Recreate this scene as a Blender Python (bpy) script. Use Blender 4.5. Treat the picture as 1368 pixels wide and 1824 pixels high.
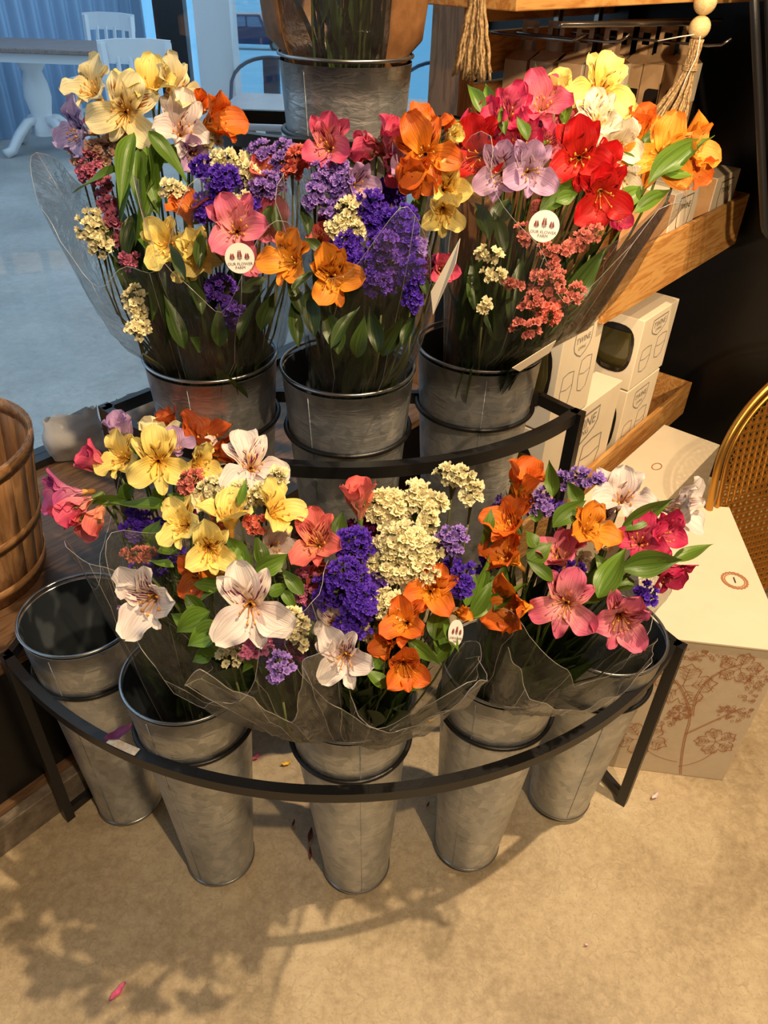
import bpy, bmesh, math, random
from mathutils import Vector, Matrix, noise
R = random.Random(7)
PI = math.pi
for o in list(bpy.data.objects): bpy.data.objects.remove(o)
sc = bpy.context.scene
COL = sc.collection
# ---------------------------------------------------------------- camera
F, PITCH, ROLL, CH = 1352.0, math.radians(36.6), math.radians(2.1), 1.45
cd = bpy.data.cameras.new('camera'); cam = bpy.data.objects.new('camera', cd); COL.objects.link(cam)
cd.sensor_fit = 'VERTICAL'; cd.sensor_height = 24; cd.lens = 24 * F / 1824; cd.clip_start = .02; cd.clip_end = 400
cam.matrix_world = Matrix.Translation((0, 0, CH)) @ Matrix.Rotation(PI/2 - PITCH, 4, 'X') @ Matrix.Rotation(ROLL, 4, 'Z')
sc.camera = cam
# ---------------------------------------------------------------- world, exposure, lamps
sc.view_settings.view_transform = 'Standard'; sc.view_settings.look = 'None'
sc.view_settings.exposure = 0.0; sc.view_settings.gamma = 1; sc.view_settings.use_curve_mapping = False
w = bpy.data.worlds.new('overcast_sky'); sc.world = w; w.use_nodes = True
bg = w.node_tree.nodes['Background']; bg.inputs[0].default_value = (.60, .82, 1.0, 1); bg.inputs[1].default_value = 1.5
sc.cycles.transparent_max_bounces = 32; sc.cycles.max_bounces = 8

def lamp(name, kind, loc, target, power, color, size=.05, angle=60, blend=.6):
    d = bpy.data.lights.new(name, kind); d.energy = power; d.color = color
    if kind == 'SPOT': d.spot_size = math.radians(angle); d.spot_blend = blend; d.shadow_soft_size = size
    if kind == 'AREA': d.shape = 'SQUARE'; d.size = size
    o = bpy.data.objects.new(name, d); COL.objects.link(o); o.location = loc
    o.rotation_euler = (Vector(target) - Vector(loc)).to_track_quat('-Z', 'Y').to_euler()
    return o
WARM = (1, .74, .46)
lamp('track_or_fill_spot', 'SPOT', (.95, .64, 3.3), (.35, .85, 0), 400, WARM, .022, 74, .8)
lamp('track_or_fill_spot', 'SPOT', (.75, -.8, 3.3), (.20, .95, .8), 215, WARM, .03, 70, .9)
lamp('track_or_fill_spot', 'SPOT', (-.1, -2.4, 2.35), (1.0, 2.05, 1.2), 800, WARM, .04, 24, .8)  # unseen fill added behind the camera to brighten boxes under the shelf
lamp('track_or_fill_spot', 'SPOT', (1.75, -.4, 2.7), (1.05, 2.1, 1.05), 150, WARM, .04, 42, .7)  # unseen spot placed on the camera side to brighten the display
lamp('ambient_fill_light', 'AREA', (.9, -.9, 2.85), (.9, -.9, 0), 19, (1, .74, .50), 1.4)  # unseen area lamp added as warm ambient fill

# ---------------------------------------------------------------- camera maths for measuring places
def ray(px, py):
    u, v = px - 684, py - 912
    cr, sr = math.cos(ROLL), math.sin(ROLL)
    a = u*cr + v*sr; b = -u*sr + v*cr
    c, s = math.cos(PITCH), math.sin(PITCH)
    return Vector((a, F*c - b*s, -F*s - b*c)) / F
def aty(px, py, y): r = ray(px, py); return r * (y / r.y) + Vector((0, 0, CH))
def atz(px, py, z=0.): r = ray(px, py); return r * ((z - CH) / r.z) + Vector((0, 0, CH))
def atd(px, py, d): return ray(px, py) * d + Vector((0, 0, CH))
def depth(P): return P[1]*math.cos(PITCH) - (P[2]-CH)*math.sin(PITCH)
# window-wall frame: s along the wall, n into the room
A0 = Vector((-.728, .778)); UU = Vector((.629, .777)).normalized(); NN = Vector((UU.y, -UU.x))
YAW = math.atan2(UU.y, UU.x)
def L(s, n, z): p = A0 + UU*s + NN*n; return Vector((p.x, p.y, z))

# ---------------------------------------------------------------- objects
ORG = {}
def setp(o, label=None, cat=None, group=None, kind=None):
    if label: o['label'] = label
    if cat: o['category'] = cat
    if group: o['group'] = group
    if kind: o['kind'] = kind
    return o
def thing(name, label, cat, loc, group=None):
    o = bpy.data.objects.new(name, None); COL.objects.link(o); o.location = loc; o.empty_display_size = .05
    ORG[o.name] = Vector(loc)
    return setp(o, label, cat, group)
class MB:
    def __init__(s): s.v = []; s.f = []; s.uv = []
    def add(s, vs, fs, uvs=None):
        k = len(s.v); s.v += [Vector(p) for p in vs]; s.f += [tuple(i + k for i in f) for f in fs]
        s.uv += (uvs if uvs else [(0, 0)]*len(vs)); return s
    def grid(s, P, closed=False, uv=None):   # P[i][j]
        n, m = len(P), len(P[0]); vs = [p for r in P for p in r]; fs = []
        for i in range(n - 1):
            for j in range(m if closed else m - 1):
                j2 = (j + 1) % m; fs.append((i*m + j, i*m + j2, (i+1)*m + j2, (i+1)*m + j))
        us = [(j/max(1, m-1), i/(n-1)) for i in range(n) for j in range(m)] if uv is None else uv
        return s.add(vs, fs, us)
    def box(s, c, size, M=None):
        x, y, z = [q/2 for q in size]; c = Vector(c)
        vs = [Vector((a*x, b*y, d*z)) for a in (-1, 1) for b in (-1, 1) for d in (-1, 1)]
        if M is not None: vs = [M @ q for q in vs]
        return s.add([q + c for q in vs], [(0,1,3,2),(4,6,7,5),(0,4,5,1),(2,3,7,6),(0,2,6,4),(1,5,7,3)])
    def lbox(s, s0, s1, n0, n1, z0, z1):     # box in the wall frame
        vs = [L(a, b, c) for a in (s0, s1) for b in (n0, n1) for c in (z0, z1)]
        return s.add(vs, [(0,2,3,1),(4,5,7,6),(0,1,5,4),(2,6,7,3),(0,4,6,2),(1,3,7,5)])
    def tube(s, pts, r, n=8, cap=True, closed=False, flat=None):
        pts = [Vector(p) for p in pts]; P = []; N = len(pts); up = None
        for i, p in enumerate(pts):
            a = pts[i-1] if (i > 0 or closed) else pts[0]; b = pts[(i+1) % N] if (i < N-1 or closed) else pts[-1]
            t = (b - a).normalized()
            if up is None: up = Vector((0, 0, 1)) if abs(t.z) < .9 else Vector((1, 0, 0))
            x = t.cross(up).normalized(); y = x.cross(t).normalized(); up = y
            rr = r[i] if isinstance(r, (list, tuple)) else r
            P.append([p + (x*math.cos(2*PI*k/n) + y*math.sin(2*PI*k/n))*rr for k in range(n)])
        if closed: P.append(P[0])
        k0 = len(s.v); s.grid(P, closed=True)
        if cap and not closed:
            s.f.append(tuple(k0 + k for k in range(n))[::-1]); e = k0 + (len(P)-1)*n; s.f.append(tuple(e + k for k in range(n)))
        return s
    def bar(s, pts, wd, ht):     # rectangular tube, wd horizontal, ht vertical
        pts = [Vector(p) for p in pts]; P = []
        for i, p in enumerate(pts):
            t = (pts[min(i+1, len(pts)-1)] - pts[max(i-1, 0)]).normalized()
            ref = Vector((0, 0, 1)) if abs(t.z) < .9 else Vector((UU.x, UU.y, 0))
            x = t.cross(ref).normalized(); y = x.cross(t).normalized()
            P.append([p + x*wd/2*a + y*ht/2*b for a, b in ((-1,-1),(1,-1),(1,1),(-1,1))])
        k0 = len(s.v); s.grid(P, closed=True); s.f.append((k0+3, k0+2, k0+1, k0)); e = k0 + (len(P)-1)*4; s.f.append((e, e+1, e+2, e+3))
        return s
    def lathe(s, prof, c, n=32, T=None):
        c = Vector(c); P = [[c + Vector((r*math.cos(2*PI*k/n), r*math.sin(2*PI*k/n), z)) for k in range(n)] for r, z in prof]
        if T: P = [[T(q) for q in row] for row in P]
        m = n; us = [(j/m, i/(len(prof)-1)) for i in range(len(prof)) for j in range(m)]
        return s.grid(P, closed=True, uv=us)
    def disc(s, c, r, n=24, X=Vector((1,0,0)), Y=Vector((0,1,0))):
        c = Vector(c); return s.add([c + X*r*math.cos(2*PI*k/n) + Y*r*math.sin(2*PI*k/n) for k in range(n)], [tuple(range(n))])
    def mesh(s, name, smooth=True, off=Vector((0, 0, 0))):
        me = bpy.data.meshes.new(name); me.from_pydata([v - off for v in s.v], [], s.f)
        ul = me.uv_layers.new(name='UVMap')
        for l in me.loops: ul.data[l.index].uv = s.uv[l.vertex_index]
        if smooth:
            for p in me.polygons: p.use_smooth = True
        me.update(); return me
def part(name, mb, mat, parent=None, smooth=True, label=None, kind=None, auto=None):
    off = ORG[parent.name] if parent else Vector((0, 0, 0))
    me = mb.mesh(name, smooth, off); me.materials.append(mat)
    o = bpy.data.objects.new(name, me); COL.objects.link(o)
    if auto is not None and smooth: me.set_sharp_from_angle(angle=math.radians(auto))
    if parent: o.parent = parent
    ORG[o.name] = off
    return setp(o, label, None, None, kind)
def single(name, mb, mat, label, cat, group=None, smooth=True, auto=None):
    # top-level mesh with its origin at its own base
    lo = Vector((sum(v.x for v in mb.v)/len(mb.v), sum(v.y for v in mb.v)/len(mb.v), min(v.z for v in mb.v)))
    me = mb.mesh(name, smooth, lo); me.materials.append(mat)
    if auto is not None and smooth: me.set_sharp_from_angle(angle=math.radians(auto))
    o = bpy.data.objects.new(name, me); COL.objects.link(o); o.location = lo; ORG[o.name] = lo
    return setp(o, label, cat, group)
def bevel(o, wd=.003, seg=2):
    m = o.modifiers.new('bevel', 'BEVEL'); m.width = wd; m.segments = seg; m.limit_method = 'ANGLE'; return o
def instance(name, me, mat, parent, M, pm=None):
    o = bpy.data.objects.new(name, me); COL.objects.link(o)
    o.parent = parent; o.matrix_basis = M
    if mat: o.material_slots[0].link = 'OBJECT'; o.material_slots[0].material = mat
    return o

# ---------------------------------------------------------------- materials
def lin(c):
    return tuple((x/255/12.92 if x/255 <= .04045 else ((x/255+.055)/1.055)**2.4) for x in c) + (1,)
def mat(name, col, rough=.5, metal=0., spec=.5, **k):
    m = bpy.data.materials.new(name); m.use_nodes = True; b = m.node_tree.nodes['Principled BSDF']
    b.inputs['Base Color'].default_value = lin(col); b.inputs['Roughness'].default_value = rough
    b.inputs['Metallic'].default_value = metal; b.inputs['Specular IOR Level'].default_value = spec
    return m
class NT:
    def __init__(s, m): s.t = m.node_tree; s.b = s.t.nodes['Principled BSDF']; s.out = s.t.nodes['Material Output']
    def n(s, kind, **k):
        q = s.t.nodes.new('ShaderNode' + kind)
        for a, v in k.items(): setattr(q, a, v)
        return q
    def l(s, a, b): s.t.links.new(a, b)
    def math(s, op, a, b=None, clamp=False):
        q = s.n('Math', operation=op, use_clamp=clamp)
        for i, v in enumerate((a, b)):
            if v is None: continue
            if hasattr(v, 'is_output'): s.l(v, q.inputs[i])
            else: q.inputs[i].default_value = v
        return q.outputs[0]
    def mix(s, f, a, b, mode='MIX'):
        q = s.n('Mix', data_type='RGBA', blend_type=mode)
        for i, v in ((0, f), (6, a), (7, b)):
            if hasattr(v, 'is_output'): s.l(v, q.inputs[i])
            else: q.inputs[i].default_value = v
        return q.outputs[2]
    def coord(s, kind='Object', scale=(1, 1, 1), rot=(0, 0, 0), loc=(0, 0, 0)):
        c = s.n('TexCoord'); mp = s.n('Mapping'); s.l(c.outputs[kind], mp.inputs[0])
        mp.inputs['Scale'].default_value = scale; mp.inputs['Rotation'].default_value = rot; mp.inputs['Location'].default_value = loc
        return mp.outputs[0]
    def noise(s, vec, scale, detail=4, rough=.5, dist=0.):
        q = s.n('TexNoise'); s.l(vec, q.inputs['Vector']); q.inputs['Scale'].default_value = scale
        q.inputs['Detail'].default_value = detail; q.inputs['Roughness'].default_value = rough; q.inputs['Distortion'].default_value = dist
        return q.outputs['Fac']
    def ramp(s, fac, stops):
        q = s.n('ValToRGB'); s.l(fac, q.inputs[0]); e = q.color_ramp.elements
        while len(e) < len(stops): e.new(.5)
        for i, (p, c) in enumerate(stops): e[i].position = p; e[i].color = c
        return q.outputs[0]
    def bump(s, h, strength=.2, dist=.01):
        q = s.n('Bump'); s.l(h, q.inputs['Height']); q.inputs['Strength'].default_value = strength; q.inputs['Distance'].default_value = dist
        s.l(q.outputs[0], s.b.inputs['Normal']); return q.outputs[0]
def g(v): return (v, v, v, 1)

def galvanised():
    m = mat('galvanised_steel', (150, 152, 150), .38, .72); t = NT(m); c = t.coord('Object', (1, 1, .7))
    wn = t.n('TexNoise'); t.l(c, wn.inputs['Vector']); wn.inputs['Scale'].default_value = 30
    wv = t.n('Vector' 'Math', operation='MULTIPLY_ADD'); t.l(wn.outputs['Color'], wv.inputs[0]); wv.inputs[1].default_value = (.02, .02, .02); t.l(c, wv.inputs[2])
    v = t.n('TexVoronoi'); t.l(wv.outputs[0], v.inputs['Vector']); v.inputs['Scale'].default_value = 75
    hs = t.n('SeparateColor'); t.l(v.outputs['Color'], hs.inputs[0])
    n1 = t.noise(c, 14, 5, .6)
    fac = t.math('ADD', t.math('MULTIPLY', hs.outputs[0], .22), t.math('MULTIPLY', n1, .8))
    t.l(t.ramp(fac, [(.25, lin((150, 155, 158))), (.55, lin((184, 187, 188))), (.85, lin((214, 214, 212)))]), t.b.inputs['Base Color'])
    t.l(t.math('ADD', t.math('MULTIPLY', hs.outputs[1], .14), .34), t.b.inputs['Roughness'])
    wv2 = t.noise(t.coord('Object', (1, 1, 2.6)), 34, 4, .55, .8); t.bump(t.math('ADD', wv2, t.math('MULTIPLY', hs.outputs[2], .12)), .32, .006); return m
M_GALV = galvanised()
M_GALVIN = mat('shaded_zinc_inside', (84, 92, 98), .5, .5)  # same zinc as outside, with the shade inside the bucket put into its colour
M_RIM = mat('steel_rim', (165, 168, 170), .3, .95)
def concrete(name, base, dark, light, sc_=1.):
    m = mat(name, base, .42, 0, .45); t = NT(m); c = t.coord('Object')
    a = t.noise(c, 3.2*sc_, 8, .62, .4); b = t.noise(c, 52*sc_, 10, .78); d = t.noise(c, 190*sc_, 4, .65)
    f = t.math('ADD', t.math('MULTIPLY', a, .55), t.math('MULTIPLY', b, .45))
    col = t.ramp(f, [(.36, lin(dark)), (.5, lin(base)), (.63, lin(light))])
    # fine scratches and mottled pits of a troweled slab
    w_ = t.n('TexVoronoi', feature='DISTANCE_TO_EDGE'); 
    dn = t.n('TexNoise'); t.l(c, dn.inputs['Vector']); dn.inputs['Scale'].default_value = 9; dn.inputs['Detail'].default_value = 6
    ad = t.n('VectorMath', operation='MULTIPLY_ADD'); t.l(dn.outputs['Color'], ad.inputs[0]); ad.inputs[1].default_value = (.3,.3,.3); t.l(c, ad.inputs[2])
    t.l(ad.outputs[0], w_.inputs['Vector']); w_.inputs['Scale'].default_value = 9*sc_
    cr = t.ramp(w_.outputs[0], [(0, g(1)), (.03, g(0))])
    cr2 = t.math('MULTIPLY', cr, t.ramp(b, [(.44, g(0)), (.58, g(.6))]))
    col = t.mix(cr2, col, lin(dark))
    col = t.mix(t.ramp(d, [(.54, g(0)), (.70, g(.5))]), col, lin(dark))
    t.l(col, t.b.inputs['Base Color'])
    t.l(t.math('ADD', t.math('MULTIPLY', b, .35), .22), t.b.inputs['Roughness']); t.bump(b, .08, .01); return m
M_FLOOR = concrete('polished_concrete', (178, 160, 130), (138, 120, 92), (200, 184, 152))
M_PATIO = concrete('patio_concrete', (172, 168, 162), (146, 142, 136), (192, 188, 182), .5)
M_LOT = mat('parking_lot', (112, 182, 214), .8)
M_BLACK = mat('black_powder_coat', (20, 20, 21), .38); t = NT(M_BLACK); t.bump(t.noise(t.coord(), 300, 2), .1, .002)
M_DARKW = mat('black_painted_wall', (14, 13, 13), .32, 0, .4)
M_GREYTRIM = mat('grey_baseboard_metal', (120, 108, 95), .5, .2); t = NT(M_GREYTRIM); t.l(t.ramp(t.noise(t.coord(), 20, 6, .7), [(.35, lin((96, 84, 72))), (.7, lin((150, 138, 122)))]), t.b.inputs['Base Color'])
def wood(name, a, b, axis=0, scale=1., rough=.5, rings=7):
    m = mat(name, a, rough); t = NT(m)
    c = t.coord('Object', (1, 1, 1), (0, 0, -YAW)); mp = t.n('Mapping'); t.l(c, mp.inputs[0])
    s = [22*scale, 22*scale, 22*scale]; s[axis] = 2.2*scale; mp.inputs['Scale'].default_value = s
    n1 = t.noise(mp.outputs[0], 1.1, 6, .6, .5); wv = t.math('FRACT', t.math('MULTIPLY', n1, rings))
    tri = t.math('ABSOLUTE', t.math('SUBTRACT', wv, .5))
    col = t.mix(t.ramp(tri, [(.1, g(0)), (.5, g(1))]), lin(a), lin(b))
    fine = t.noise(mp.outputs[0], 9, 3, .6); col = t.mix(t.math('MULTIPLY', fine, .3), col, lin(b))
    t.l(col, t.b.inputs['Base Color']); t.bump(n1, .08, .004); return m
M_PINE = wood('pine', (206, 158, 92), (170, 112, 52), 0)
M_PINEV = wood('pine_upright', (176, 128, 84), (140, 92, 54), 2)
M_SILL = wood('worn_sill_wood', (112, 84, 58), (78, 54, 34), 0)
M_STAVE = wood('basket_veneer', (176, 134, 92), (150, 106, 66), 2, 1.)
M_HOOP = wood('basket_hoop', (176, 134, 88), (134, 92, 54), 0)
M_BEAD = wood('pale_bead_wood', (226, 200, 148), (205, 172, 116), 0, 3)
def card(name, a, b, sc_=30): m = mat(name, a, .62); t = NT(m); t.l(t.ramp(t.noise(t.coord(), sc_, 5, .6), [(.35, lin(b)), (.65, lin(a))]), t.b.inputs['Base Color']); return m
M_KRAFT = card('kraft_card', (186, 152, 112), (174, 140, 100))
M_KRAFTP = card('kraft_wrapping_paper', (150, 104, 62), (128, 86, 48), 60)
M_LEAFPRINT = card('leaf_printed_card', (206, 162, 112), (188, 138, 90), 14)
M_CREAM = card('cream_card', (226, 212, 186), (220, 206, 180), 8)
M_FRONTCARD = card('oatmeal_card', (208, 192, 168), (202, 186, 160), 50)
M_COPPER = mat('copper_ink', (176, 118, 78), .6)
M_INK = mat('dark_ink', (60, 56, 54), .6)
M_GREYINK = mat('grey_ink', (128, 122, 116), .6)
M_BORDINK = mat('crimson_ink', (132, 40, 46), .6)
M_WINDOWF = mat('box_window_film', (34, 30, 28), .1, 0, .6)
M_GREENGLASS = mat('smoky_olive_glass', (58, 52, 22), .08, 0, .8)
M_JUTE = mat('jute_twine', (168, 136, 92), .85); t = NT(M_JUTE); t.l(t.ramp(t.noise(t.coord(), 260, 3), [(.35, lin((128, 98, 60))), (.65, lin((192, 162, 116)))]), t.b.inputs['Base Color'])
M_STRING = mat('white_string', (215, 208, 200), .7)
M_GOLD = mat('brushed_gold', (190, 140, 64), .32, .9)
M_CHROME = mat('zinc_hook', (150, 146, 140), .25, .9)
M_WHITEP = mat('white_paint', (225, 228, 232), .5)
M_TABTOP = wood('table_top_wood', (150, 135, 130), (120, 105, 100), 0)
M_CORR = mat('corrugated_steel', (138, 168, 200), .4, .2)
M_NAVY = mat('blue_metal', (46, 66, 96), .4, .3)
M_CAR = mat('navy_car_paint', (34, 52, 88), .25, .2)
M_CARGLASS = mat('car_glass', (90, 120, 150), .1)
M_TYRE = mat('tyre_rubber', (30, 32, 36), .8)
M_STUCCO = mat('pale_column_paint', (214, 218, 222), .7)
M_DKBROWN = mat('dark_brown_wood', (66, 50, 44), .6)
M_TAG = card('speckled_label', (214, 204, 188), (190, 178, 160), 200)
M_PINKCLOTH = mat('rosy_fabric', (150, 84, 78), .8)
M_CEIL = mat('ceiling_paint', (120, 105, 90), .9)
M_WALLP = mat('warm_wall_paint', (150, 128, 100), .8)

def glassy(name, tint, haze, hazecol=(.9, .9, .9, 1), rough=.06, bscale=0, bstr=.3, gl=.08):
    m = bpy.data.materials.new(name); m.use_nodes = True; t = m.node_tree; nt = NT.__new__(NT); nt.t = t; nt.b = t.nodes['Principled BSDF']; nt.out = t.nodes['Material Output']
    tr = nt.n('BsdfTransparent'); tr.inputs[0].default_value = tint
    gs = nt.n('BsdfGlossy'); gs.inputs['Roughness'].default_value = rough
    df = nt.n('BsdfDiffuse'); df.inputs[0].default_value = hazecol
    lw = nt.n('LayerWeight'); lw.inputs[0].default_value = .35
    if bscale:
        c = nt.coord('Object'); h = nt.noise(c, bscale, 5, .6, 1.5)
        bp = nt.n('Bump'); nt.l(h, bp.inputs['Height']); bp.inputs['Strength'].default_value = bstr; bp.inputs['Distance'].default_value = .02
        nt.l(bp.outputs[0], gs.inputs['Normal']); nt.l(bp.outputs[0], lw.inputs['Normal'])
    m1 = nt.n('MixShader'); m1.inputs[0].default_value = haze; nt.l(tr.outputs[0], m1.inputs[1]); nt.l(df.outputs[0], m1.inputs[2])
    m2 = nt.n('MixShader'); nt.l(nt.math('ADD', nt.math('MULTIPLY', lw.outputs['Fresnel'], .45), gl*.3, True), m2.inputs[0])
    nt.l(m1.outputs[0], m2.inputs[1]); nt.l(gs.outputs[0], m2.inputs[2]); nt.l(m2.outputs[0], nt.out.inputs[0])
    t.nodes.remove(nt.b); return m
M_GLASS = glassy('window_glass', (.93, .97, 1, 1), .0, gl=.03, rough=.02)
M_FILM = glassy('cellophane', (.97, .97, .96, 1), .022, (.85, .82, .76, 1), .10, 16, .55)
M_FILM2 = glassy('folded_cellophane', (.95, .95, .93, 1), .06, (.86, .82, .76, 1), .12, 9, .5, .22)
M_CREASE = glassy('film_crease', (.97, .97, .96, 1), .22, (.85, .82, .76, 1), .3, 0, .3, .2)
M_BAG = glassy('cloudy_plastic_bag', (.9, .9, .9, 1), .65, (.62, .58, .55, 1), .12, 22, .8)

def petal_mat(name, base, inner, streak=None, edge=None):
    m = mat(name, base, .5, 0, .35); t = NT(m); tc = t.n('TexCoord'); sp = t.n('SeparateXYZ'); t.l(tc.outputs['UV'], sp.inputs[0])
    u, v = sp.outputs[0], sp.outputs[1]
    mp = t.n('Mapping'); t.l(tc.outputs['UV'], mp.inputs[0]); mp.inputs['Scale'].default_value = (26, 2.0, 1)
    oi = t.n('ObjectInfo'); t.l(oi.outputs['Random'], mp.inputs['Location'])
    vein = t.noise(mp.outputs[0], 1, 3, .5, .3)
    col = t.mix(t.ramp(v, [(.08, g(1)), (.80, g(0))]), lin(base), lin(inner))
    if edge: col = t.mix(t.ramp(v, [(.7, g(0)), (1., g(.8))]), col, lin(edge))
    dk = tuple(int(c*.80) for c in base)
    col = t.mix(t.ramp(vein, [(.48, g(0)), (.66, g(.7))]), col, lin(dk))
    if streak:
        m2 = t.n('Mapping'); t.l(tc.outputs['UV'], m2.inputs[0]); m2.inputs['Scale'].default_value = (15, 4.5, 1); t.l(oi.outputs['Random'], m2.inputs['Location'])
        ns = t.noise(m2.outputs[0], 1, 1, .4)
        au = t.math('ABSOLUTE', t.math('SUBTRACT', u, .5))
        mk = t.math('MULTIPLY', t.ramp(ns, [(.50, g(0)), (.54, g(1))]), t.ramp(v, [(.12, g(0)), (.25, g(1)), (.72, g(1)), (.9, g(0))]))
        mk = t.math('MULTIPLY', mk, t.ramp(au, [(.33, g(1)), (.45, g(0))]))
        col = t.mix(mk, col, lin(streak))
    t.l(col, t.b.inputs['Base Color']); t.bump(vein, .35, .003)
    tl = t.n('BsdfTranslucent'); t.l(col, tl.inputs[0]); ms = t.n('MixShader'); ms.inputs[0].default_value = .28
    t.l(t.b.outputs[0], ms.inputs[1]); t.l(tl.outputs[0], ms.inputs[2]); t.l(ms.outputs[0], t.out.inputs[0]); return m
PC = {  # base, inner, streak
 'yellow': ((250, 230, 138), (248, 206, 66), (130, 70, 15)), 'butter': ((244, 234, 188), (242, 204, 98), (150, 90, 30)),
 'white': ((240, 230, 226), (240, 214, 216), (120, 40, 84)), 'ivory': ((242, 236, 214), (235, 235, 190), (110, 60, 60)),
 'pink': ((230, 112, 146), (244, 190, 176), (130, 20, 44)), 'salmon': ((230, 108, 104), (240, 176, 140), (120, 20, 30)),
 'magenta': ((208, 44, 96), (232, 128, 150), (110, 8, 40)), 'rose': ((226, 84, 122), (240, 170, 170), (120, 10, 44)),
 'orchid': ((206, 92, 150), (230, 170, 190), (110, 20, 80)), 'lilac': ((196, 158, 200), (216, 190, 214), (84, 30, 90)),
 'lavender': ((176, 160, 214), (200, 190, 226), (60, 30, 100)), 'red': ((206, 22, 28), (214, 60, 40), (60, 2, 8)),
 'orange': ((232, 112, 38), (250, 176, 44), (110, 24, 6)), 'amber': ((240, 146, 44), (250, 190, 60), (100, 30, 8)), 'rust': ((196, 88, 36), (220, 120, 40), (96, 24, 10)),
}
PM = {}
for k, (b, i, s) in PC.items(): PM[k] = (petal_mat(k + '_petal', b, i), petal_mat(k + '_streaked_petal', b, i if k not in ('white', 'pink', 'salmon', 'rose', 'lilac') else tuple(int(a*.5 + c*.5) for a, c in zip(i, (248, 210, 120))), s))
M_STAMEN = mat('stamen', (214, 150, 60), .6)
SC_ = {'purple': (92, 52, 190), 'violet': (112, 70, 190), 'lavender': (164, 130, 214), 'cream': (248, 238, 194), 'pink': (224, 130, 170), 'salmon': (210, 122, 110), 'coral': (240, 128, 110), 'blush': (216, 176, 160), 'dusty': (196, 110, 140), 'plum': (120, 30, 84)}
SM = {}
for k, c in SC_.items():
    m = mat(k + '_statice', c, .7, 0, .25); t = NT(m); oi = t.n('ObjectInfo')
    tc = t.n('TexCoord'); sp = t.n('SeparateXYZ'); t.l(tc.outputs['UV'], sp.inputs[0])
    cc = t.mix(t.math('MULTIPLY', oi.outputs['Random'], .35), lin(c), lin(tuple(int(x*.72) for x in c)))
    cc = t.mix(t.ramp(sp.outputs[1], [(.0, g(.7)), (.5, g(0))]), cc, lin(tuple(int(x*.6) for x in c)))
    t.l(cc, t.b.inputs['Base Color'])
    tl = t.n('BsdfTranslucent'); t.l(cc, tl.inputs[0]); ms = t.n('MixShader'); ms.inputs[0].default_value = .25
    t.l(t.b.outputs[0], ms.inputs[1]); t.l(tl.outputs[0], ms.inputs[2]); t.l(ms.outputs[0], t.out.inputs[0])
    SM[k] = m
def leafmat(name, a, b):
    m = mat(name, a, .38, 0, .45); t = NT(m); tc = t.n('TexCoord'); oi = t.n('ObjectInfo')
    mp = t.n('Mapping'); t.l(tc.outputs['UV'], mp.inputs[0]); mp.inputs['Scale'].default_value = (16, .8, 1)
    ve = t.noise(mp.outputs[0], 1, 2); col = t.mix(t.ramp(ve, [(.42, g(0)), (.6, g(.7))]), lin(a), lin(b))
    col = t.mix(t.math('MULTIPLY', oi.outputs['Random'], .5), col, lin(tuple(int(x*.62) for x in b)))
    t.l(col, t.b.inputs['Base Color']); t.bump(ve, .3, .002)
    tl = t.n('BsdfTranslucent'); t.l(col, tl.inputs[0]); ms = t.n('MixShader'); ms.inputs[0].default_value = .25
    t.l(t.b.outputs[0], ms.inputs[1]); t.l(tl.outputs[0], ms.inputs[2]); t.l(ms.outputs[0], t.out.inputs[0]); return m
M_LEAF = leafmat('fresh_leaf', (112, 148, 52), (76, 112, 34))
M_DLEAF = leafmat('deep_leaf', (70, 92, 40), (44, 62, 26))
M_STEM = mat('green_stem', (84, 104, 44), .5)
M_DSTEM = mat('dry_stem', (92, 96, 52), .7)

# ================================================================ STRUCTURE
def struct(name, mb, m, smooth=False): o = part(name, mb, m, None, smooth); o['kind'] = 'structure'; return o
# shop floor (polygon up to the wall line)
f = MB(); f.add([(-2.5, -2.6, 0), (3.6, -2.6, 0), (3.6, 4.6, 0), L(5.0, 0, 0), L(-3.2, 0, 0)], [(0, 1, 2, 3, 4)])
f.add([(-2.5, -2.6, -.12), (3.6, -2.6, -.12), (3.6, 4.6, -.12), L(5.0, 0, -.12), L(-3.2, 0, -.12)], [(4, 3, 2, 1, 0)])
struct('floor', f, M_FLOOR)
# low window wall with sill
struct('wall_window_base', MB().lbox(-3.2, 5.0, -.60, -.030, 0, .395), M_DARKW)
bevel(struct('baseboard_window', MB().lbox(-3.2, 5.0, -.030, .006, 0, .075), M_GREYTRIM), .002)
struct('trim_1', MB().lbox(-3.2, 5.0, -.030, -.015, .080, .092), M_SILL)
sl = struct('trim_sill', MB().lbox(-3.2, 1.48, -.60, -.024, .395, .42), M_SILL); bevel(sl, .003)
# window: glass, frame
wf = MB().lbox(-3.2, 2.2, -.60, -.54, 1.372, 1.43).lbox(-3.2, 2.2, -.60, -.54, .42, .44).lbox(-3.2, 2.2, -.60, -.54, 2.5, 2.6)
for s in (-2.0, 2.19): wf.lbox(s, s + .05, -.60, -.54, .42, 2.5)
wo = struct('window_1', wf, M_BLACK)
pn = part('pane', MB().lbox(-3.2, 2.2, -.574, -.568, .44, 1.372), M_GLASS, wo, False)
pn = part('pane', MB().lbox(-3.2, 2.2, -.574, -.568, 1.43, 2.5), M_GLASS, wo, False)
struct('wall_window_head', MB().lbox(-3.2, 5.0, -.60, -.5, 2.6, 3.8), M_WALLP)
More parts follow.
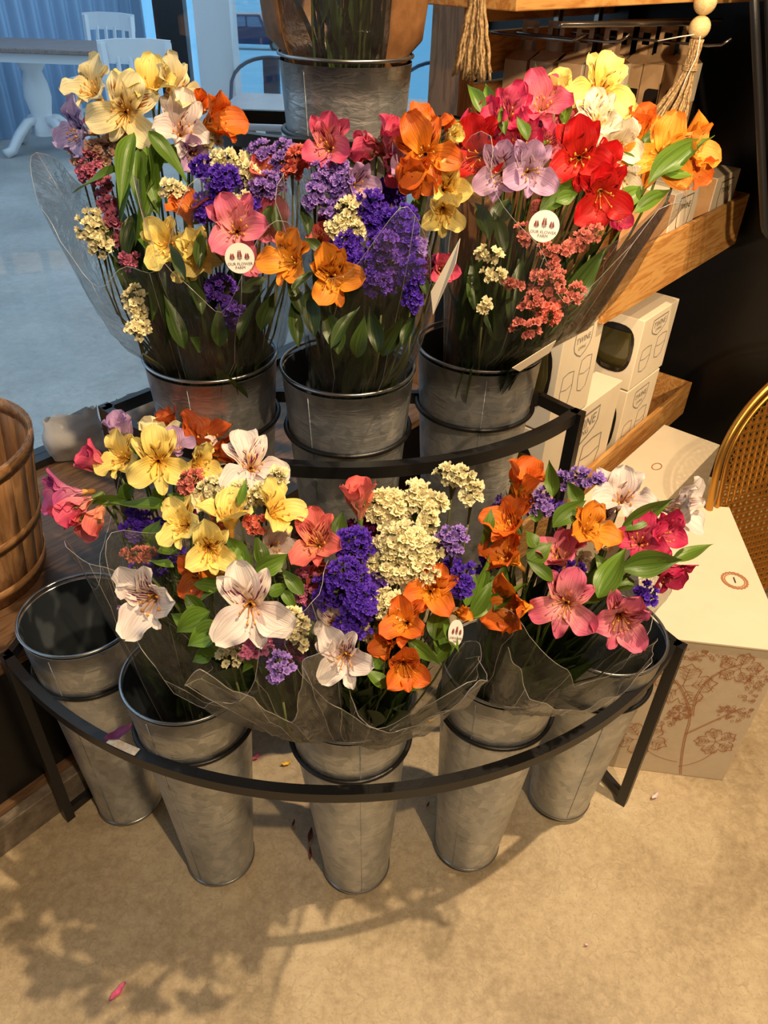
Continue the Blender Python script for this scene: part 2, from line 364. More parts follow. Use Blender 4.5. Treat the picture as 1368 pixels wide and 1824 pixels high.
# black wall right of the display, then shop walls and ceiling
struct('wall_black', MB().lbox(2.30, 2.40, -.06, 3.4, 0, 3.8), M_DARKW)
struct('wall_window_end', MB().lbox(2.24, 2.40, -.60, -.06, .395, 3.8), M_DARKW)
struct('wall_right', MB().box((3.65, -.9, 1.9), (.1, 3.6, 3.8)), M_WALLP)
struct('wall_back', MB().box((.5, -2.65, 1.9), (6.4, .1, 3.8)), M_WALLP)
struct('wall_left', MB().box((-2.75, -2.2, 1.9), (.1, 1.0, 3.8)), M_WALLP)
cl = MB(); cl.add([(-2.8, -2.7, 3.8), (3.7, -2.7, 3.8), (3.7, 4.8, 3.8), L(5.0, -.6, 3.8), L(-3.2, -.6, 3.8)], [(4, 3, 2, 1, 0)])
cl.add([(-2.8, -2.7, 3.9), (3.7, -2.7, 3.9), (3.7, 4.8, 3.9), L(5.0, -.6, 3.9), L(-3.2, -.6, 3.9)], [(0, 1, 2, 3, 4)])
struct('ceiling', cl, M_CEIL)
# outdoors
pa = MB(); pa.add([L(-14, -.6, 0), L(10, -.6, 0), L(10, -4, 0) , (3.5, 9.0, 0), (-9, 9.0, 0)], [(0, 1, 2, 3, 4)])
pa.add([L(-14, -.6, -.2), L(10, -.6, -.2), L(10, -4, -.2), (3.5, 9.0, -.2), (-9, 9.0, -.2)], [(4, 3, 2, 1, 0)])
struct('floor_patio', pa, M_PATIO)
lot = MB(); lot.grid([[(x, y, z) for x in (-60, -9, 3.5, 60)] for y, z in ((9.0, -.06), (50, -3.4), (140, -5))])
struct('ground_parking', lot, M_LOT)

# ================================================================ RACK
T1C, T1R, T1Z = Vector((-.0853, 1.3668)), .7345, .472
T2C, T2R, T2Z = Vector((-.0917, 1.4292)), .5142, .842
T3C, T3R, T3Z = Vector((-.090, 1.500)), .285, 1.212
rack = thing('flower_rack', 'black metal three-tier curved stand holding the flower buckets', 'flower stand', (-.09, 1.0, 0))
def arcpts(c, r, z, p0, p1, n=40):
    a0 = math.atan2(p0[1]-c.y, p0[0]-c.x); a1 = math.atan2(p1[1]-c.y, p1[0]-c.x)
    if a1 < a0: a1 += 2*PI
    return [Vector((c.x + r*math.cos(a0+(a1-a0)*i/n), c.y + r*math.sin(a0+(a1-a0)*i/n), z)) for i in range(n+1)]
c1l, c1r = Vector((-.623, .864)), Vector((.530, .945))
c2l, c2r = Vector((-.448, 1.061)), Vector((.311, 1.100))
c3l, c3r = Vector((-.300, 1.310)), Vector((.115, 1.330))
BW, BH = .012, .020
def V3(p, z): return Vector((p.x, p.y, z))
part('arc_rail', MB().bar(arcpts(T1C, T1R, T1Z, c1l, c1r, 60), BW+.004, BH), M_BLACK, rack, True, auto=40)
part('arc_rail', MB().bar(arcpts(T2C, T2R, T2Z, c2l, c2r, 48), BW+.004, BH), M_BLACK, rack, True, auto=40)
part('arc_rail', MB().bar(arcpts(T3C, T3R, T3Z, c3l, c3r, 36), BW+.004, BH), M_BLACK, rack, True, auto=40)
b2l, b2r = Vector((-.395, 1.125)), Vector((.257, 1.160))
b3l, b3r = Vector((-.285, 1.44)), Vector((.10, 1.45))
b1l, b1r = Vector((-.598, 1.032)), Vector((.462, 1.052)); m1l, m1r = Vector((-.485, 1.050)), Vector((.440, 1.105))
for a, b, z in ((c1l, b1l, T1Z), (c1r, b1r, T1Z), (c2l, b2l, T2Z), (c2r, b2r, T2Z), (c1l, m1l, .02), (m1l, c2l, .02), (c1r, m1r, .02), (m1r, c2r, .02), (c3l, b3l, T3Z), (c3r, b3r, T3Z), (b2l, b3l, .02), (b2r, b3r, .02)):
    part('side_rail', MB().bar([V3(a, z), V3(b, z)], BW, BH), M_BLACK, rack, False)
for a, b, z in ((b1l, b1r, T1Z), (b2l, b2r, T2Z), (b3l, b3r, T3Z)):
    part('back_rail', MB().bar([V3(a, z), V3(b, z)], BW, BH), M_BLACK, rack, False)
for p, z in ((c1l, T1Z), (c1r, T1Z), (c2l, T2Z), (c2r, T2Z), (b3l, T3Z), (b3r, T3Z)):
    part('leg', MB().bar([V3(p, 0), V3(p, z + BH/2)], BH, BW+.006), M_BLACK, rack, False)
# price label on the front rail
pts = [q for q in arcpts(T1C, T1R, T1Z + BH/2 + .0012, c1l, c1r, 200)][42:51]
part('price_label', MB().bar(pts, BW+.001, .001), M_TAG, rack, False, 'speckled white adhesive label')

# ================================================================ BUCKETS
HB, RR, RB = .505, .100, .062
def bucket(rim, base, zr, zb, label, ring=True):
    """rim, base: xy centres at heights zr, zb; slightly leaning bucket hanging in a rack ring"""
    rim = Vector((*rim, zr)); base = Vector((*base, zb)); ax = rim - base
    t = thing('flower_bucket', label, 'bucket', base, 'galvanized flower buckets in the rack')
    def T(q): k = (q.z - zb)/(zr - zb); return Vector((q.x + ax.x*k, q.y + ax.y*k, q.z))
    h = zr - zb
    prof = [(RB-.004, .004), (RB, 0), (RB+.0015, .004), (RB+.001, .010)] + [(RB + (RR-RB)*k, h*k) for k in (.03, .2, .4, .6, .75, .8, .9, .985)] + [(RR, h*.985)]
    part('body', MB().lathe([(r, z) for r, z in prof], (base.x, base.y, zb), 64, T), M_GALV, t)
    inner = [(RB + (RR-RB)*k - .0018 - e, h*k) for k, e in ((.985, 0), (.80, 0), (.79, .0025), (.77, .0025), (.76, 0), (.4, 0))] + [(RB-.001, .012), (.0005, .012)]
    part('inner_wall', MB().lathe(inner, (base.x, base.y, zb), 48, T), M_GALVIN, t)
    part('base_band', MB().lathe([(RB+.0005, .0), (RB+.003, .001), (RB+.003, .005), (RB+.0005, .006)], (base.x, base.y, zb), 48), M_RIM, t)
    c = T(Vector((base.x, base.y, zr)))
    rp = []
    for k in range(64):
        a = 2*PI*k/64; rp.append(T(Vector((base.x + RR*math.cos(a), base.y + RR*math.sin(a), zr))))
    part('rim', MB().tube(rp, .0026, 8, closed=True), M_RIM, t)
    # vertical lapped seam on the back-left side
    a = R.uniform(-2.2, -.9); sp = []
    for k in (.02, .3, .6, .97):
        r = RB + (RR-RB)*k + .0006; sp.append(T(Vector((base.x + r*math.cos(a), base.y + r*math.sin(a), zb + h*k))))
    part('seam', MB().tube(sp, .0007, 6), M_GALV, t)
    if ring:
        k = .80; r = RB + (RR-RB)*k + .0045; z = zb + h*k
        rp = [T(Vector((base.x + r*math.cos(2*PI*i/56), base.y + r*math.sin(2*PI*i/56), z))) for i in range(56)]
        part('bucket_ring', MB().tube(rp, .0042, 8, closed=True), M_BLACK, rack)
    return t
BK1 = [((-.509, .920), (-.507, .904)), ((-.300, .800), (-.294, .788)), ((-.044, .778), (-.029, .783)), ((.204, .853), (.190, .835)), ((.386, .925), (.395, .950))]
LB1 = ['empty galvanized bucket at the left end of the bottom tier', 'bucket second from left on the bottom tier, pink and yellow bouquet inside', 'front centre bucket of the bottom tier holding two spread bouquets',
       'bucket second from right on the bottom tier with orange and pink bouquet', 'empty galvanized bucket at the right end of the bottom tier']
for (r, b), l in zip(BK1, LB1): bucket(r, b, .530, .015, l)
BK2 = [(-.273, 1.068), (-.062, 1.045), (.144, 1.135)]
LB2 = ['left bucket on the middle tier of the black rack', 'middle bucket on the middle tier holding violet statice bouquet', 'right bucket on the middle tier holding red flower bouquet']
for r, l in zip(BK2, LB2): bucket(r, r, .948, .433, l)
bucket((-.082, 1.314), (-.082, 1.314), 1.322, .807, 'single bucket on the topmost tier holding kraft wrapped stems')

# ================================================================ FLOWER PIECES
def smooth(x): x = max(0, min(1, x)); return x*x*(3-2*x)
MESH = {}
def petal_mesh(kind, op, seed):
    k = ('petal', kind, op, seed)
    if k in MESH: return MESH[k]
    rr = random.Random(hash(kind) % 1000 if False else {'outer': 11, 'inner': 23, 'lower': 37}[kind]*7 + op*5 + seed)
    NTT, NS = 16, 9
    opn = (0.26, .48, .68, .90)[op]*rr.uniform(.93, 1.07)
    wm = {'outer': .31, 'inner': .215, 'lower': .19}[kind]
    ph = rr.uniform(0, 6); P = []; uv = []; r = .03; z = 0; tw = rr.uniform(-.12, .12)
    Lh = 1.0 if kind != 'lower' else .95
    for i in range(NTT):
        tt = i/(NTT-1)
        th = opn*(.22 + 1.05*smooth(tt*1.15))*math.radians(82) + (.35*max(0, tt-.75) if kind != 'inner' else -.1*max(0, tt-.7))
        if i: r += math.sin(th)*Lh/(NTT-1); z += math.cos(th)*Lh/(NTT-1)
        wd = wm*(.14 + .86*smooth(tt*1.5))*math.sqrt(max(0, 1-((max(tt-.55, 0))/.452)**2.3)) if kind == 'outer' else wm*(.2 + .8*smooth(tt*1.9))*math.sqrt(max(0, 1-((max(tt-.35, 0))/.655)**2.2))
        wd = max(wd, .004)
        nrm = Vector((-math.cos(th), 0, math.sin(th)))
        row = []
        for j in range(NS):
            q = (j/(NS-1))*2-1
            cup = (.55 - .25*tt)*q*q*wd*.9
            ruf = .055*math.sin(9*tt*PI*.6 + ph + q*2)*abs(q)**2*smooth(tt*2) + .035*math.sin(19*tt + ph*2)*abs(q)**3*smooth(tt*2)
            crease = -.02*(1-abs(q))**3*smooth(tt*2)
            p = Vector((r, q*wd*(1+.05*math.sin(13*tt+ph)*abs(q)), z)) + nrm*(cup + ruf + crease)
            p.z += tw*q*wd*tt; row.append(p); uv.append((j/(NS-1), tt))
        P.append(row)
    mb = MB().grid(P, uv=uv); me = mb.mesh('petal'); me.materials.append(M_STAMEN); MESH[k] = me; return me
def heart_mesh(op, seed):
    k = ('heart', op, seed)
    if k in MESH: return MESH[k]
    rr = random.Random(seed*31 + op); mb = MB()
    # throat and ovary (green), stamens
    mb.lathe([(.004, -.16), (.045, -.13), (.06, -.06), (.05, 0), (.07, .10), (.04, .14)], (0, 0, 0), 10)
    for i in range(6):
        a = 2*PI*i/6 + rr.uniform(-.3, .3); b = rr.uniform(.10, .22)
        pts = [Vector((.02*math.cos(a), .02*math.sin(a), .05)), Vector((b*.5*math.cos(a), b*.5*math.sin(a) - .03, .30)), Vector((b*math.cos(a), b*math.sin(a) - .10, .52 + rr.uniform(-.06, .06)))]
        mb.tube(pts, [.011, .009, .008], 5)
        e = pts[-1]; mb.tube([e + Vector((0, -.02, -.02)), e + Vector((0, .012, .016)), e + Vector((0, .035, .03))], [.014, .022, .010], 6)
    me = mb.mesh('alstroemeria'); me.materials.append(M_STAMEN); MESH[k] = me; return me
CAMP = Vector((0, 0, CH)); 
def camframe(P):
    z = (CAMP - P).normalized(); x = Vector((0, 0, 1)).cross(z).normalized(); y = z.cross(x); return x, y, z
def blossom(bq, color, px, py, size, dx, dy, op, d, label=None):
    """a lily-like blossom with six petals, throat and stamens; size = spread in photo pixels at depth d"""
    size *= 1.14; Lp = size*d/F*(.60 if op >= 2 else .68); P0 = atd(px, py, d); x, y, z = camframe(P0)
    fz = (x*dx + y*dy + z*(max(.12, 1 - .75*math.hypot(dx, dy)))).normalized()
    up = y if abs(fz.dot(y)) < .9 else -z
    rx = up.cross(fz).normalized(); ry = fz.cross(rx)
    ra = R.uniform(-.45, .45); rx2 = rx*math.cos(ra) + ry*math.sin(ra); ry2 = -rx*math.sin(ra) + ry*math.cos(ra)
    base = P0 - fz*Lp*(.5 if op < 2 else .30)
    M = Matrix.Translation(base - ORG[bq.name]) @ Matrix((rx2, ry2, fz)).transposed().to_4x4() @ Matrix.Scale(Lp, 4)
    ho = instance('alstroemeria', heart_mesh(op, R.randrange(3)), M_STEM if op == 0 else M_STAMEN, bq, M)
    ho['label'] = label or {'butter': 'pale yellow', 'rose': 'bright pink', 'orchid': 'purplish pink', 'amber': 'golden orange', 'rust': 'burnt orange'}.get(color, color) + ' alstroemeria blossom'
    for kind, ang in (('outer', 90), ('outer', 210), ('outer', 330), ('inner', 52), ('inner', 128), ('lower', 270)):
        a = math.radians(ang + R.uniform(-9, 9)); s = R.uniform(.92, 1.06)*(1 if kind == 'outer' else .93)
        PMt = Matrix.Rotation(a, 4, 'Z') @ Matrix.Rotation(R.uniform(-.12, .12), 4, 'Y') @ Matrix.Scale(s, 4)
        instance('petal', petal_mesh(kind, op, R.randrange(4)), PM[color][1 if kind == 'inner' else 0], ho, PMt)
    return base, fz
def floret_mesh(seed):
    k = ('floret', seed)
    if k in MESH: return MESH[k]
    rr = random.Random(seed); P = []; n = 20; uv = []
    rings = ((.14, 0), (.30, .40), (.62, .74), (1.0, .92))
    for i, (r, z) in enumerate(rings):
        row = []
        for j in range(n):
            a = 2*PI*j/n; w_ = (i/3)**1.5
            rj = r*(1 + w_*.12*math.cos(5*a + seed) + w_*rr.uniform(-.20, .20)); zj = z + w_*(.16*math.sin(7*a + seed) + rr.uniform(-.22, .22))
            row.append(Vector((rj*math.cos(a), rj*math.sin(a), zj))); uv.append((j/n, i/3))
        P.append(row)
    mb = MB().grid(P, closed=True, uv=uv); row = []
    P2 = []
    for i, (r, z) in enumerate(((.1, .2), (.28, .62), (.50, .98))):
        row = []
        for j in range(n):
            a = 2*PI*j/n; rj = r*(1 + rr.uniform(-.2, .2)); row.append(Vector((rj*math.cos(a), rj*math.sin(a), z + rr.uniform(-.1, .1)))); uv.append((j/n, i/2))
        P2.append(row)
    mb.grid(P2, closed=True)
    me = mb.mesh('floret'); me.materials.append(M_STEM); MESH[k] = me; return me
def leaf_mesh(seed):
    k = ('leaf', seed)
    if k in MESH: return MESH[k]
    rr = random.Random(seed*3+1); P = []; n = 12; bend = rr.uniform(.15, .55); tw = rr.uniform(-.8, .8); ang = 0; x = 0; z = 0
    for i in range(n):
        t_ = i/(n-1); ang = bend*t_*1.2 - .15
        if i: x += math.cos(ang)/(n-1); z -= math.sin(ang)/(n-1)
        wd = .5*(math.sin(PI*min(1, t_**.72))**1.25 + .06*(1-t_)) if i < n-1 else .004
        a = tw*t_; row = []
        for j in range(5):
            q = j/2 - 1; fold = .22*abs(q)*wd + .03*math.sin(9*t_ + seed)*abs(q)
            yy = q*wd; zz = fold
            row.append(Vector((x, yy*math.cos(a) - zz*math.sin(a), z + yy*math.sin(a) + zz*math.cos(a))))
        P.append(row)
    me = MB().grid(P, uv=[(j/4, i/(n-1)) for i in range(n) for j in range(5)]).mesh('leaf'); me.materials.append(M_LEAF); MESH[k] = me; return me
def leaf(bq, p0, p1, wd, m, seed=None):
    """leaf of real length |p1-p0|, width wd (m), from base p0 to tip p1, its upper face towards the light"""
    d = p1 - p0; ln = d.length; X = d.normalized(); up = (CAMP - p0).normalized()*.9 + Vector((R.uniform(-.5, .5), R.uniform(-.4, .4), .5 + R.uniform(-.3, .3)))
    Y = up.cross(X).normalized(); Z = X.cross(Y)
    M = Matrix.Translation(p0 - ORG[bq.name]) @ Matrix((X*ln, Y*wd, Z*ln)).transposed().to_4x4()
    return instance('leaf', leaf_mesh(R.randrange(8) if seed is None else seed), m, bq, M)

def clampin(q, rc, lim=.086):
    """keep stems, leaves and film inside the bucket mouth rc = (x, y, rim height)"""
    if rc is None: return q
    h = q.z - rc[2]; a = lim + (max(0, h)*1.15 if h > 0 else h*.07)
    v = Vector((q.x - rc[0], q.y - rc[1]))
    if v.length > a: v = v.normalized()*a; return Vector((rc[0] + v.x, rc[1] + v.y, q.z))
    return q
RIMS = [(r[0], r[1], .530) for r, b in BK1] + [(r[0], r[1], .948) for r in BK2] + [(-.082, 1.314, 1.322)]
class Bouquet:
    def __init__(s, label, base, d, group=None, tie=None):
        s.base = Vector(base); s.o = thing('flower_bouquet', label, 'bouquet', base); s.d = d; s.rc = min(RIMS, key=lambda k: (Vector(k) - s.base - Vector((0, 0, .2))).length)
    def stem(s, P, dirn, r=.0019, m=None):
        n = 9; end = s.base + Vector((R.uniform(-.035, .035), R.uniform(-.035, .035), 0))
        ln = (P - end).length; c1 = P - dirn*ln*.22 + Vector((0, 0, -.03)); c2 = end + (P - end)*.45 + Vector((0, 0, .02)); pts = []
        for i in range(n):
            t_ = i/(n-1); q = P*(1-t_)**3 + c1*3*t_*(1-t_)**2 + c2*3*t_*t_*(1-t_) + end*t_**3; pts.append(clampin(q, s.rc, .08))
        pts = [a for i, a in enumerate(pts)]; part('stem', MB().tube(pts, r, 5), m or M_STEM, s.o); return pts
    def bl(s, color, px, py, size, dx=0, dy=0, op=2, dd=0):
        b, fz = blossom(s.o, color, px, py, size, dx, dy, op, s.d + dd)
        dn = (fz*.5 + Vector((0, 0, .8))).normalized() if fz.z > -.2 else Vector((0, 0, 1))
        s.stem(b - fz*.008, dn)
    def st(s, color, px, py, rx, ry, dd=0, dens=1., size=12., ang=0):
        """statice sprig: papery florets over a branching stalk"""
        d = s.d + dd; C = atd(px, py, d); x, y, z = camframe(C); k = d/F
        n = max(5, int(dens*rx*ry/24)); ca, sa = math.cos(ang), math.sin(ang); mb = MB(); spots = []
        foot = C - y*(ry*k + .02) - z*.035
        tries = 0
        while len(spots) < n and tries < n*30:
            tries += 1
            a, q = R.uniform(0, 2*PI), math.sqrt(R.random()); u, v = math.cos(a)*q, math.sin(a)*q
            uu, vv = (u*rx*ca - v*ry*sa)*k, (u*rx*sa + v*ry*ca)*k
            P = C + x*uu + y*vv + z*(math.sqrt(max(0, 1-q*q))*min(rx, ry)*k*.7 + R.uniform(-.004, .004))
            if all((P-o).length > size*k*.50 for o, _ in spots): spots.append((P, (x*u*.8 + y*(v*.7+.35) + z*.75 + Vector((R.uniform(-.3, .3), R.uniform(-.3, .3), R.uniform(-.2, .3)))).normalized()))
        for P, nz in spots:
            mb.tube([P - nz*size*k*.1, P - nz*size*k*.9, (P - nz*size*k*1.4)*.5 + (C - z*.01)*.5, foot], [.0022, .0014, .0009, .0011], 5)
        so = part('statice_sprig', mb, M_DSTEM, s.o); so['label'] = {'blush': 'pale blush', 'dusty': 'dusty pink'}.get(color, color) + ' statice sprig'
        for P, nz in spots:
            rx_ = nz.orthogonal().normalized(); ry_ = nz.cross(rx_); sc2 = size*k*R.uniform(.52, .75)
            M = Matrix.Translation(P - nz*sc2*.5 - ORG[s.o.name]) @ Matrix((rx_, ry_, nz)).transposed().to_4x4() @ Matrix.Scale(sc2, 4)
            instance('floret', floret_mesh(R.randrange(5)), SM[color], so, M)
        s.stem(foot, Vector((0, 0, 1)), .0014, M_DSTEM)
    def lf(s, x0, y0, x1, y1, wpx, dd=0, dd1=None, m=None):
        d0 = s.d + dd; d1 = s.d + (dd if dd1 is None else dd1)
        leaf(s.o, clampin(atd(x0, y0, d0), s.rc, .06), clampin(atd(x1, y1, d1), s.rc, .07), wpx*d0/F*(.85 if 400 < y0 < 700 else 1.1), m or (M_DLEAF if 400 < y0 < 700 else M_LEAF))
    def fill(s, top, rad, n, t0=.12, t1=.92, m=None, ln=(.09, .17), w=(.011, .021)):
        n = int(n*1.5); t1 = min(t1, .62) if len(s.rc) and s.rc[2] < 1.2 else t1
        """leaves growing up the stems inside the wrapper"""
        top = Vector(top); ax = top - s.base
        X = ax.orthogonal().normalized(); Y = ax.normalized().cross(X)
        for i in range(n):
            t_ = R.uniform(t0, t1); a = R.uniform(0, 2*PI); r = (.02 + (rad-.02)*t_)*math.sqrt(R.random())*.85
            rd = X*math.cos(a) + Y*math.sin(a); p = clampin(s.base + ax*t_ + rd*r, s.rc, .06)
            dr = (ax.normalized()*1.0 + rd*R.uniform(.05, .35) + Vector((0, 0, R.uniform(-.1, .3)))).normalized()
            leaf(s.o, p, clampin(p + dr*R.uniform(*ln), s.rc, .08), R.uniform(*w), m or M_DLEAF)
    def wrap(s, top, rad, cut=.85, r0=.03, t0=.0, m=None, corners=3, amp=.14, ph=None, seed=1, arc=(0, 2*PI), name='wrapper', ruf=.05, flat=1., thick=None):
        top = Vector(top); ax = top - s.base; ln = ax.length; Z = ax.normalized(); X = Vector((1, 0, 0)); Y = Z.cross(X).normalized(); X = Y.cross(Z)
        NA, NTT = 72, 22; P = []; ph = R.uniform(0, 6) if ph is None else ph
        for i in range(NTT):
            row = []
            for j in range(NA+1):
                a = arc[0] + (arc[1]-arc[0])*j/NA; e = cut*(1 + amp*math.cos(corners*a + ph) + .04*math.sin(7*a+ph))
                t_ = t0 + (e-t0)*i/(NTT-1)
                r = r0 + (rad-r0)*min(1.08, t_)**.9
                q = s.base + Z*ln*t_ + (X*math.cos(a) + Y*math.sin(a)*flat)*r
                nz = noise.noise(q*14 + Vector((seed*5, 0, 0))) ; n2 = noise.noise(q*38 + Vector((0, seed*3, 0)))
                tri = lambda v: abs(((v/(2*PI)) % 1)*2 - 1)*2 - 1
                fold = tri(a*7 + seed + 2.5*nz)*.8 + tri(a*15 + seed*2 + 2*t_)*.35
                r *= 1 + ruf*(fold*t_ + nz*1.1 + n2*.5)
                row.append(clampin(s.base + Z*ln*t_ + (X*math.cos(a) + Y*math.sin(a)*flat)*r, s.rc, .092 if name == 'kraft_sleeve' else .088))
            P.append(row)
        o = part(name, MB().grid(P), m or M_FILM, s.o)
        if m is None or m is M_FILM2:
            cr_ = MB()   # turned edge and sharp creases of the film
            cr_.tube(P[-1], .00045, 4)
            for q in range(6):
                j = (q*NA//6 + seed*5) % NA; cr_.tube([P[i][min(NA, j + (i//6 if q % 2 else 0))] for i in range(5, NTT, 2)], .0004, 4)
            part('film_crease', cr_, M_CREASE, s.o)
        if thick:
            md = o.modifiers.new('paper', 'SOLIDIFY'); md.thickness = thick
        return o

FONT = None
def text_mesh(txt, size, name='lettering'):
    k = ('txt', txt, size)
    if k in MESH: return MESH[k]
    c = bpy.data.curves.new('t', 'FONT'); c.body = txt; c.size = size; c.align_x = 'CENTER'; c.align_y = 'CENTER'; c.extrude = .0001; c.resolution_u = 2
    o = bpy.data.objects.new('t', c); COL.objects.link(o); dg = bpy.context.evaluated_depsgraph_get()
    me = bpy.data.meshes.new_from_object(o.evaluated_get(dg)); bpy.data.objects.remove(o); me.materials.clear(); me.materials.append(M_INK); me.name = name
    MESH[k] = me; return me
def sticker(bq, px, py, d, r, tilt=0.):
    """round shop sticker on the wrapper; faces the viewer's side"""
    P = atd(px, py, d); x, y, z = camframe(P); z = (z + x*tilt).normalized(); x = y.cross(z).normalized(); O = ORG[bq.name]
    mb = MB(); n = 32; rad = r*d/F
    mb.add([P - z*.0006 + (x*math.cos(2*PI*k/n) + y*math.sin(2*PI*k/n))*rad for k in range(n)] + [P + z*.0004 + (x*math.cos(2*PI*k/n) + y*math.sin(2*PI*k/n))*rad for k in range(n)],
           [tuple(range(n))[::-1], tuple(range(n, 2*n))] + [(k, (k+1) % n, n + (k+1) % n, n + k) for k in range(n)])
    st = part('sticker', mb, M_WHITEST, bq, False, 'round white sticker with three red flower sprigs')
    for txt, yy, sz in (('OUR FLOWER', -.38, .27), ('FARM', -.62, .27)):
        me = text_mesh(txt, 1.0, 'lettering')
        M = Matrix.Translation(P + z*.0008 + y*yy*rad - O) @ Matrix((x, y, z)).transposed().to_4x4() @ Matrix.Scale(sz*rad, 4)
        instance('lettering', me, M_INK, st, M)
    em = MB(); gm = MB()
    for cx, h in ((-.5, .42), (0, .62), (.5, .42)):
        b = P + z*.0008 + x*cx*rad*1.0 - y*.14*rad
        gm.add([b + x*a*rad + y*c*rad for a, c in ((-.018, 0), (.018, 0), (.012, h*.9), (-.012, h*.9))], [(0, 1, 2, 3)])
        for k in range(5):
            yy = h*(.45 + .55*k/4)
            for sgn in (-1, 1):
                c = b + x*sgn*(.05 + .05*(1 - k/5))*rad + y*yy*rad + z*.0001*(k+1); em.disc(c, (.075 - .008*k)*rad, 6, x, y)
        for k in range(2):
            for sgn in (-1, 1):
                c = b + y*h*(.1+.14*k)*rad; gm.add([c, c + x*sgn*.14*rad + y*.03*rad, c + x*sgn*.16*rad + y*.12*rad, c + x*sgn*.04*rad + y*.07*rad], [(0, 1, 2, 3)])
    part('printed_blooms', em, M_BORDINK, st, False); part('printed_leaves', gm, M_GREYINK, st, False)
M_WHITEST = mat('white_sticker', (232, 222, 214), .4)

exec_order = None
# ---------------------------------------------------------------- bouquets
Y_, W_, P_ = 'yellow', 'white', 'pink'
# 1: bottom tier, second bucket: pink and yellow
b = Bouquet('bouquet of yellow lilies and pink buds in the second bucket from left, bottom tier', (-.300, .805, .30), 1.05)
for a in ((Y_, 222, 815, 105, -.5, .3, 2), (Y_, 282, 822, 122, 0, -.05, 3, -.04), (Y_, 350, 828, 100, .5, -.1, 2), ('butter', 285, 775, 100, .1, .8, 1, .03),
          ('lilac', 218, 768, 100, -.3, .8, 0, .02), ('lilac', 312, 793, 80, .2, .5, 1), ('rust', 365, 778, 115, .2, .7, 1, .05), ('rust', 300, 755, 80, -.2, .9, 0, .06), ('rust', 393, 805, 90, .7, .1, 0, .03),
          ('rose', 170, 822, 95, -.8, .7, 0), ('orchid', 112, 880, 110, -1.1, .15, 1), ('rose', 135, 905, 110, -1.1, -.35, 0, -.02), ('salmon', 165, 925, 100, -.9, -.7, 0, -.01), (W_, 372, 815, 70, .4, .3, 1, .03), (P_, 330, 870, 70, .3, -.2, 1, .03)): b.bl(*a)
b.st('purple', 245, 935, 28, 28, .0); b.st('salmon', 245, 987, 32, 14, -.04); b.st('purple', 262, 1015, 30, 20, .0); b.st('purple', 300, 960, 30, 40, .03); b.st('plum', 320, 905, 30, 20, .03)
for a in ((305, 905, 182, 900, 30, -.03), (272, 975, 285, 925, 42, -.03, -.05), (225, 890, 150, 895, 16), (300, 880, 350, 930, 30), (240, 860, 205, 900, 22), (320, 985, 250, 965, 22), (300, 1000, 230, 1030, 20), (285, 860, 270, 920, 20)): b.lf(*a)
tp = atd(255, 890, 1.05); b.wrap(tp, .115, .86, seed=2, corners=3); b.fill(tp, .10, 34)
# 2: bottom tier centre, left-leaning: white and yellow
b = Bouquet('bouquet of white and yellow lilies leaning left from the front centre bucket', (-.062, .775, .36), .87)
for a in ((W_, 448, 828, 130, .1, .35, 3, .04), (Y_, 330, 935, 112, -.4, .2, 2), (Y_, 408, 912, 112, 0, .8, 1), (Y_, 487, 912, 115, .5, .35, 2), ('yellow', 372, 978, 118, .05, -.2, 2, -.02),
          (W_, 492, 970, 88, .3, .1, 1, .02), ('orange', 352, 1030, 110, -.8, 0, 1, .03), (W_, 272, 1065, 150, -.45, -.1, 2, -.02), (W_, 445, 1080, 158, -.05, -.15, 3, -.05), ('lilac', 232, 1035, 70, -.9, .1, 0, .02),
          ('orange', 503, 1108, 50, .1, 0, 1, -.02), ('lilac', 232, 1085, 60, -.8, -.3, 0, .03), ('butter', 365, 895, 80, -.2, .7, 1, .04), ('ivory', 480, 1000, 70, .3, 0, 1, .03)): b.bl(*a)
for a in (('cream', 425, 880, 42, 22, .03), ('cream', 497, 850, 14, 26, .03), ('cream', 380, 870, 28, 18, .05), ('salmon', 395, 925, 22, 18, .02), ('coral', 455, 932, 18, 20, .0), ('cream', 520, 1110, 26, 28, -.01), ('cream', 415, 1165, 26, 20, .0),
          ('pink', 450, 1150, 36, 17, -.02), ('plum', 475, 1120, 40, 30, .02), ('lavender', 500, 1190, 20, 28, -.05), ('purple', 420, 1130, 30, 26, .03), ('plum', 520, 1150, 24, 24, .02), ('cream', 470, 880, 28, 20, .03), ('salmon', 345, 860, 24, 20, .06), ('cream', 535, 1140, 14, 14)): b.st(*a)
for a in ((430, 1030, 430, 960, 34), (455, 1020, 520, 985, 34), (470, 1010, 455, 950, 26), (395, 1040, 350, 1075, 24), (400, 1120, 325, 1145, 40, -.03), (375, 1090, 305, 1125, 36, -.01), (360, 1140, 400, 1175, 30), (330, 1060, 380, 1110, 26), (480, 1060, 520, 1040, 26), (410, 1060, 470, 1030, 30),
          (345, 1040, 420, 1050, 22), (440, 1000, 400, 950, 26), (500, 1050, 530, 1090, 18), (310, 1010, 260, 1000, 20), (540, 1060, 500, 1010, 24), (380, 1160, 340, 1180, 26), (425, 900, 440, 850, 14), (350, 1120, 300, 1090, 28), (460, 1160, 430, 1200, 20)): b.lf(*a)
tp = atd(400, 1060, .90); b.wrap(tp, .125, .97, seed=4, corners=2, ph=1.); b.fill(tp, .11, 44, .35, .95)
# folded clear sheet hanging in front, left
b.wrap(atd(470, 1120, .84), .085, 1.0, r0=.02, seed=9, arc=(3.4, 5.9), m=M_FILM2, corners=4, ruf=.10, name='wrapper_fold')
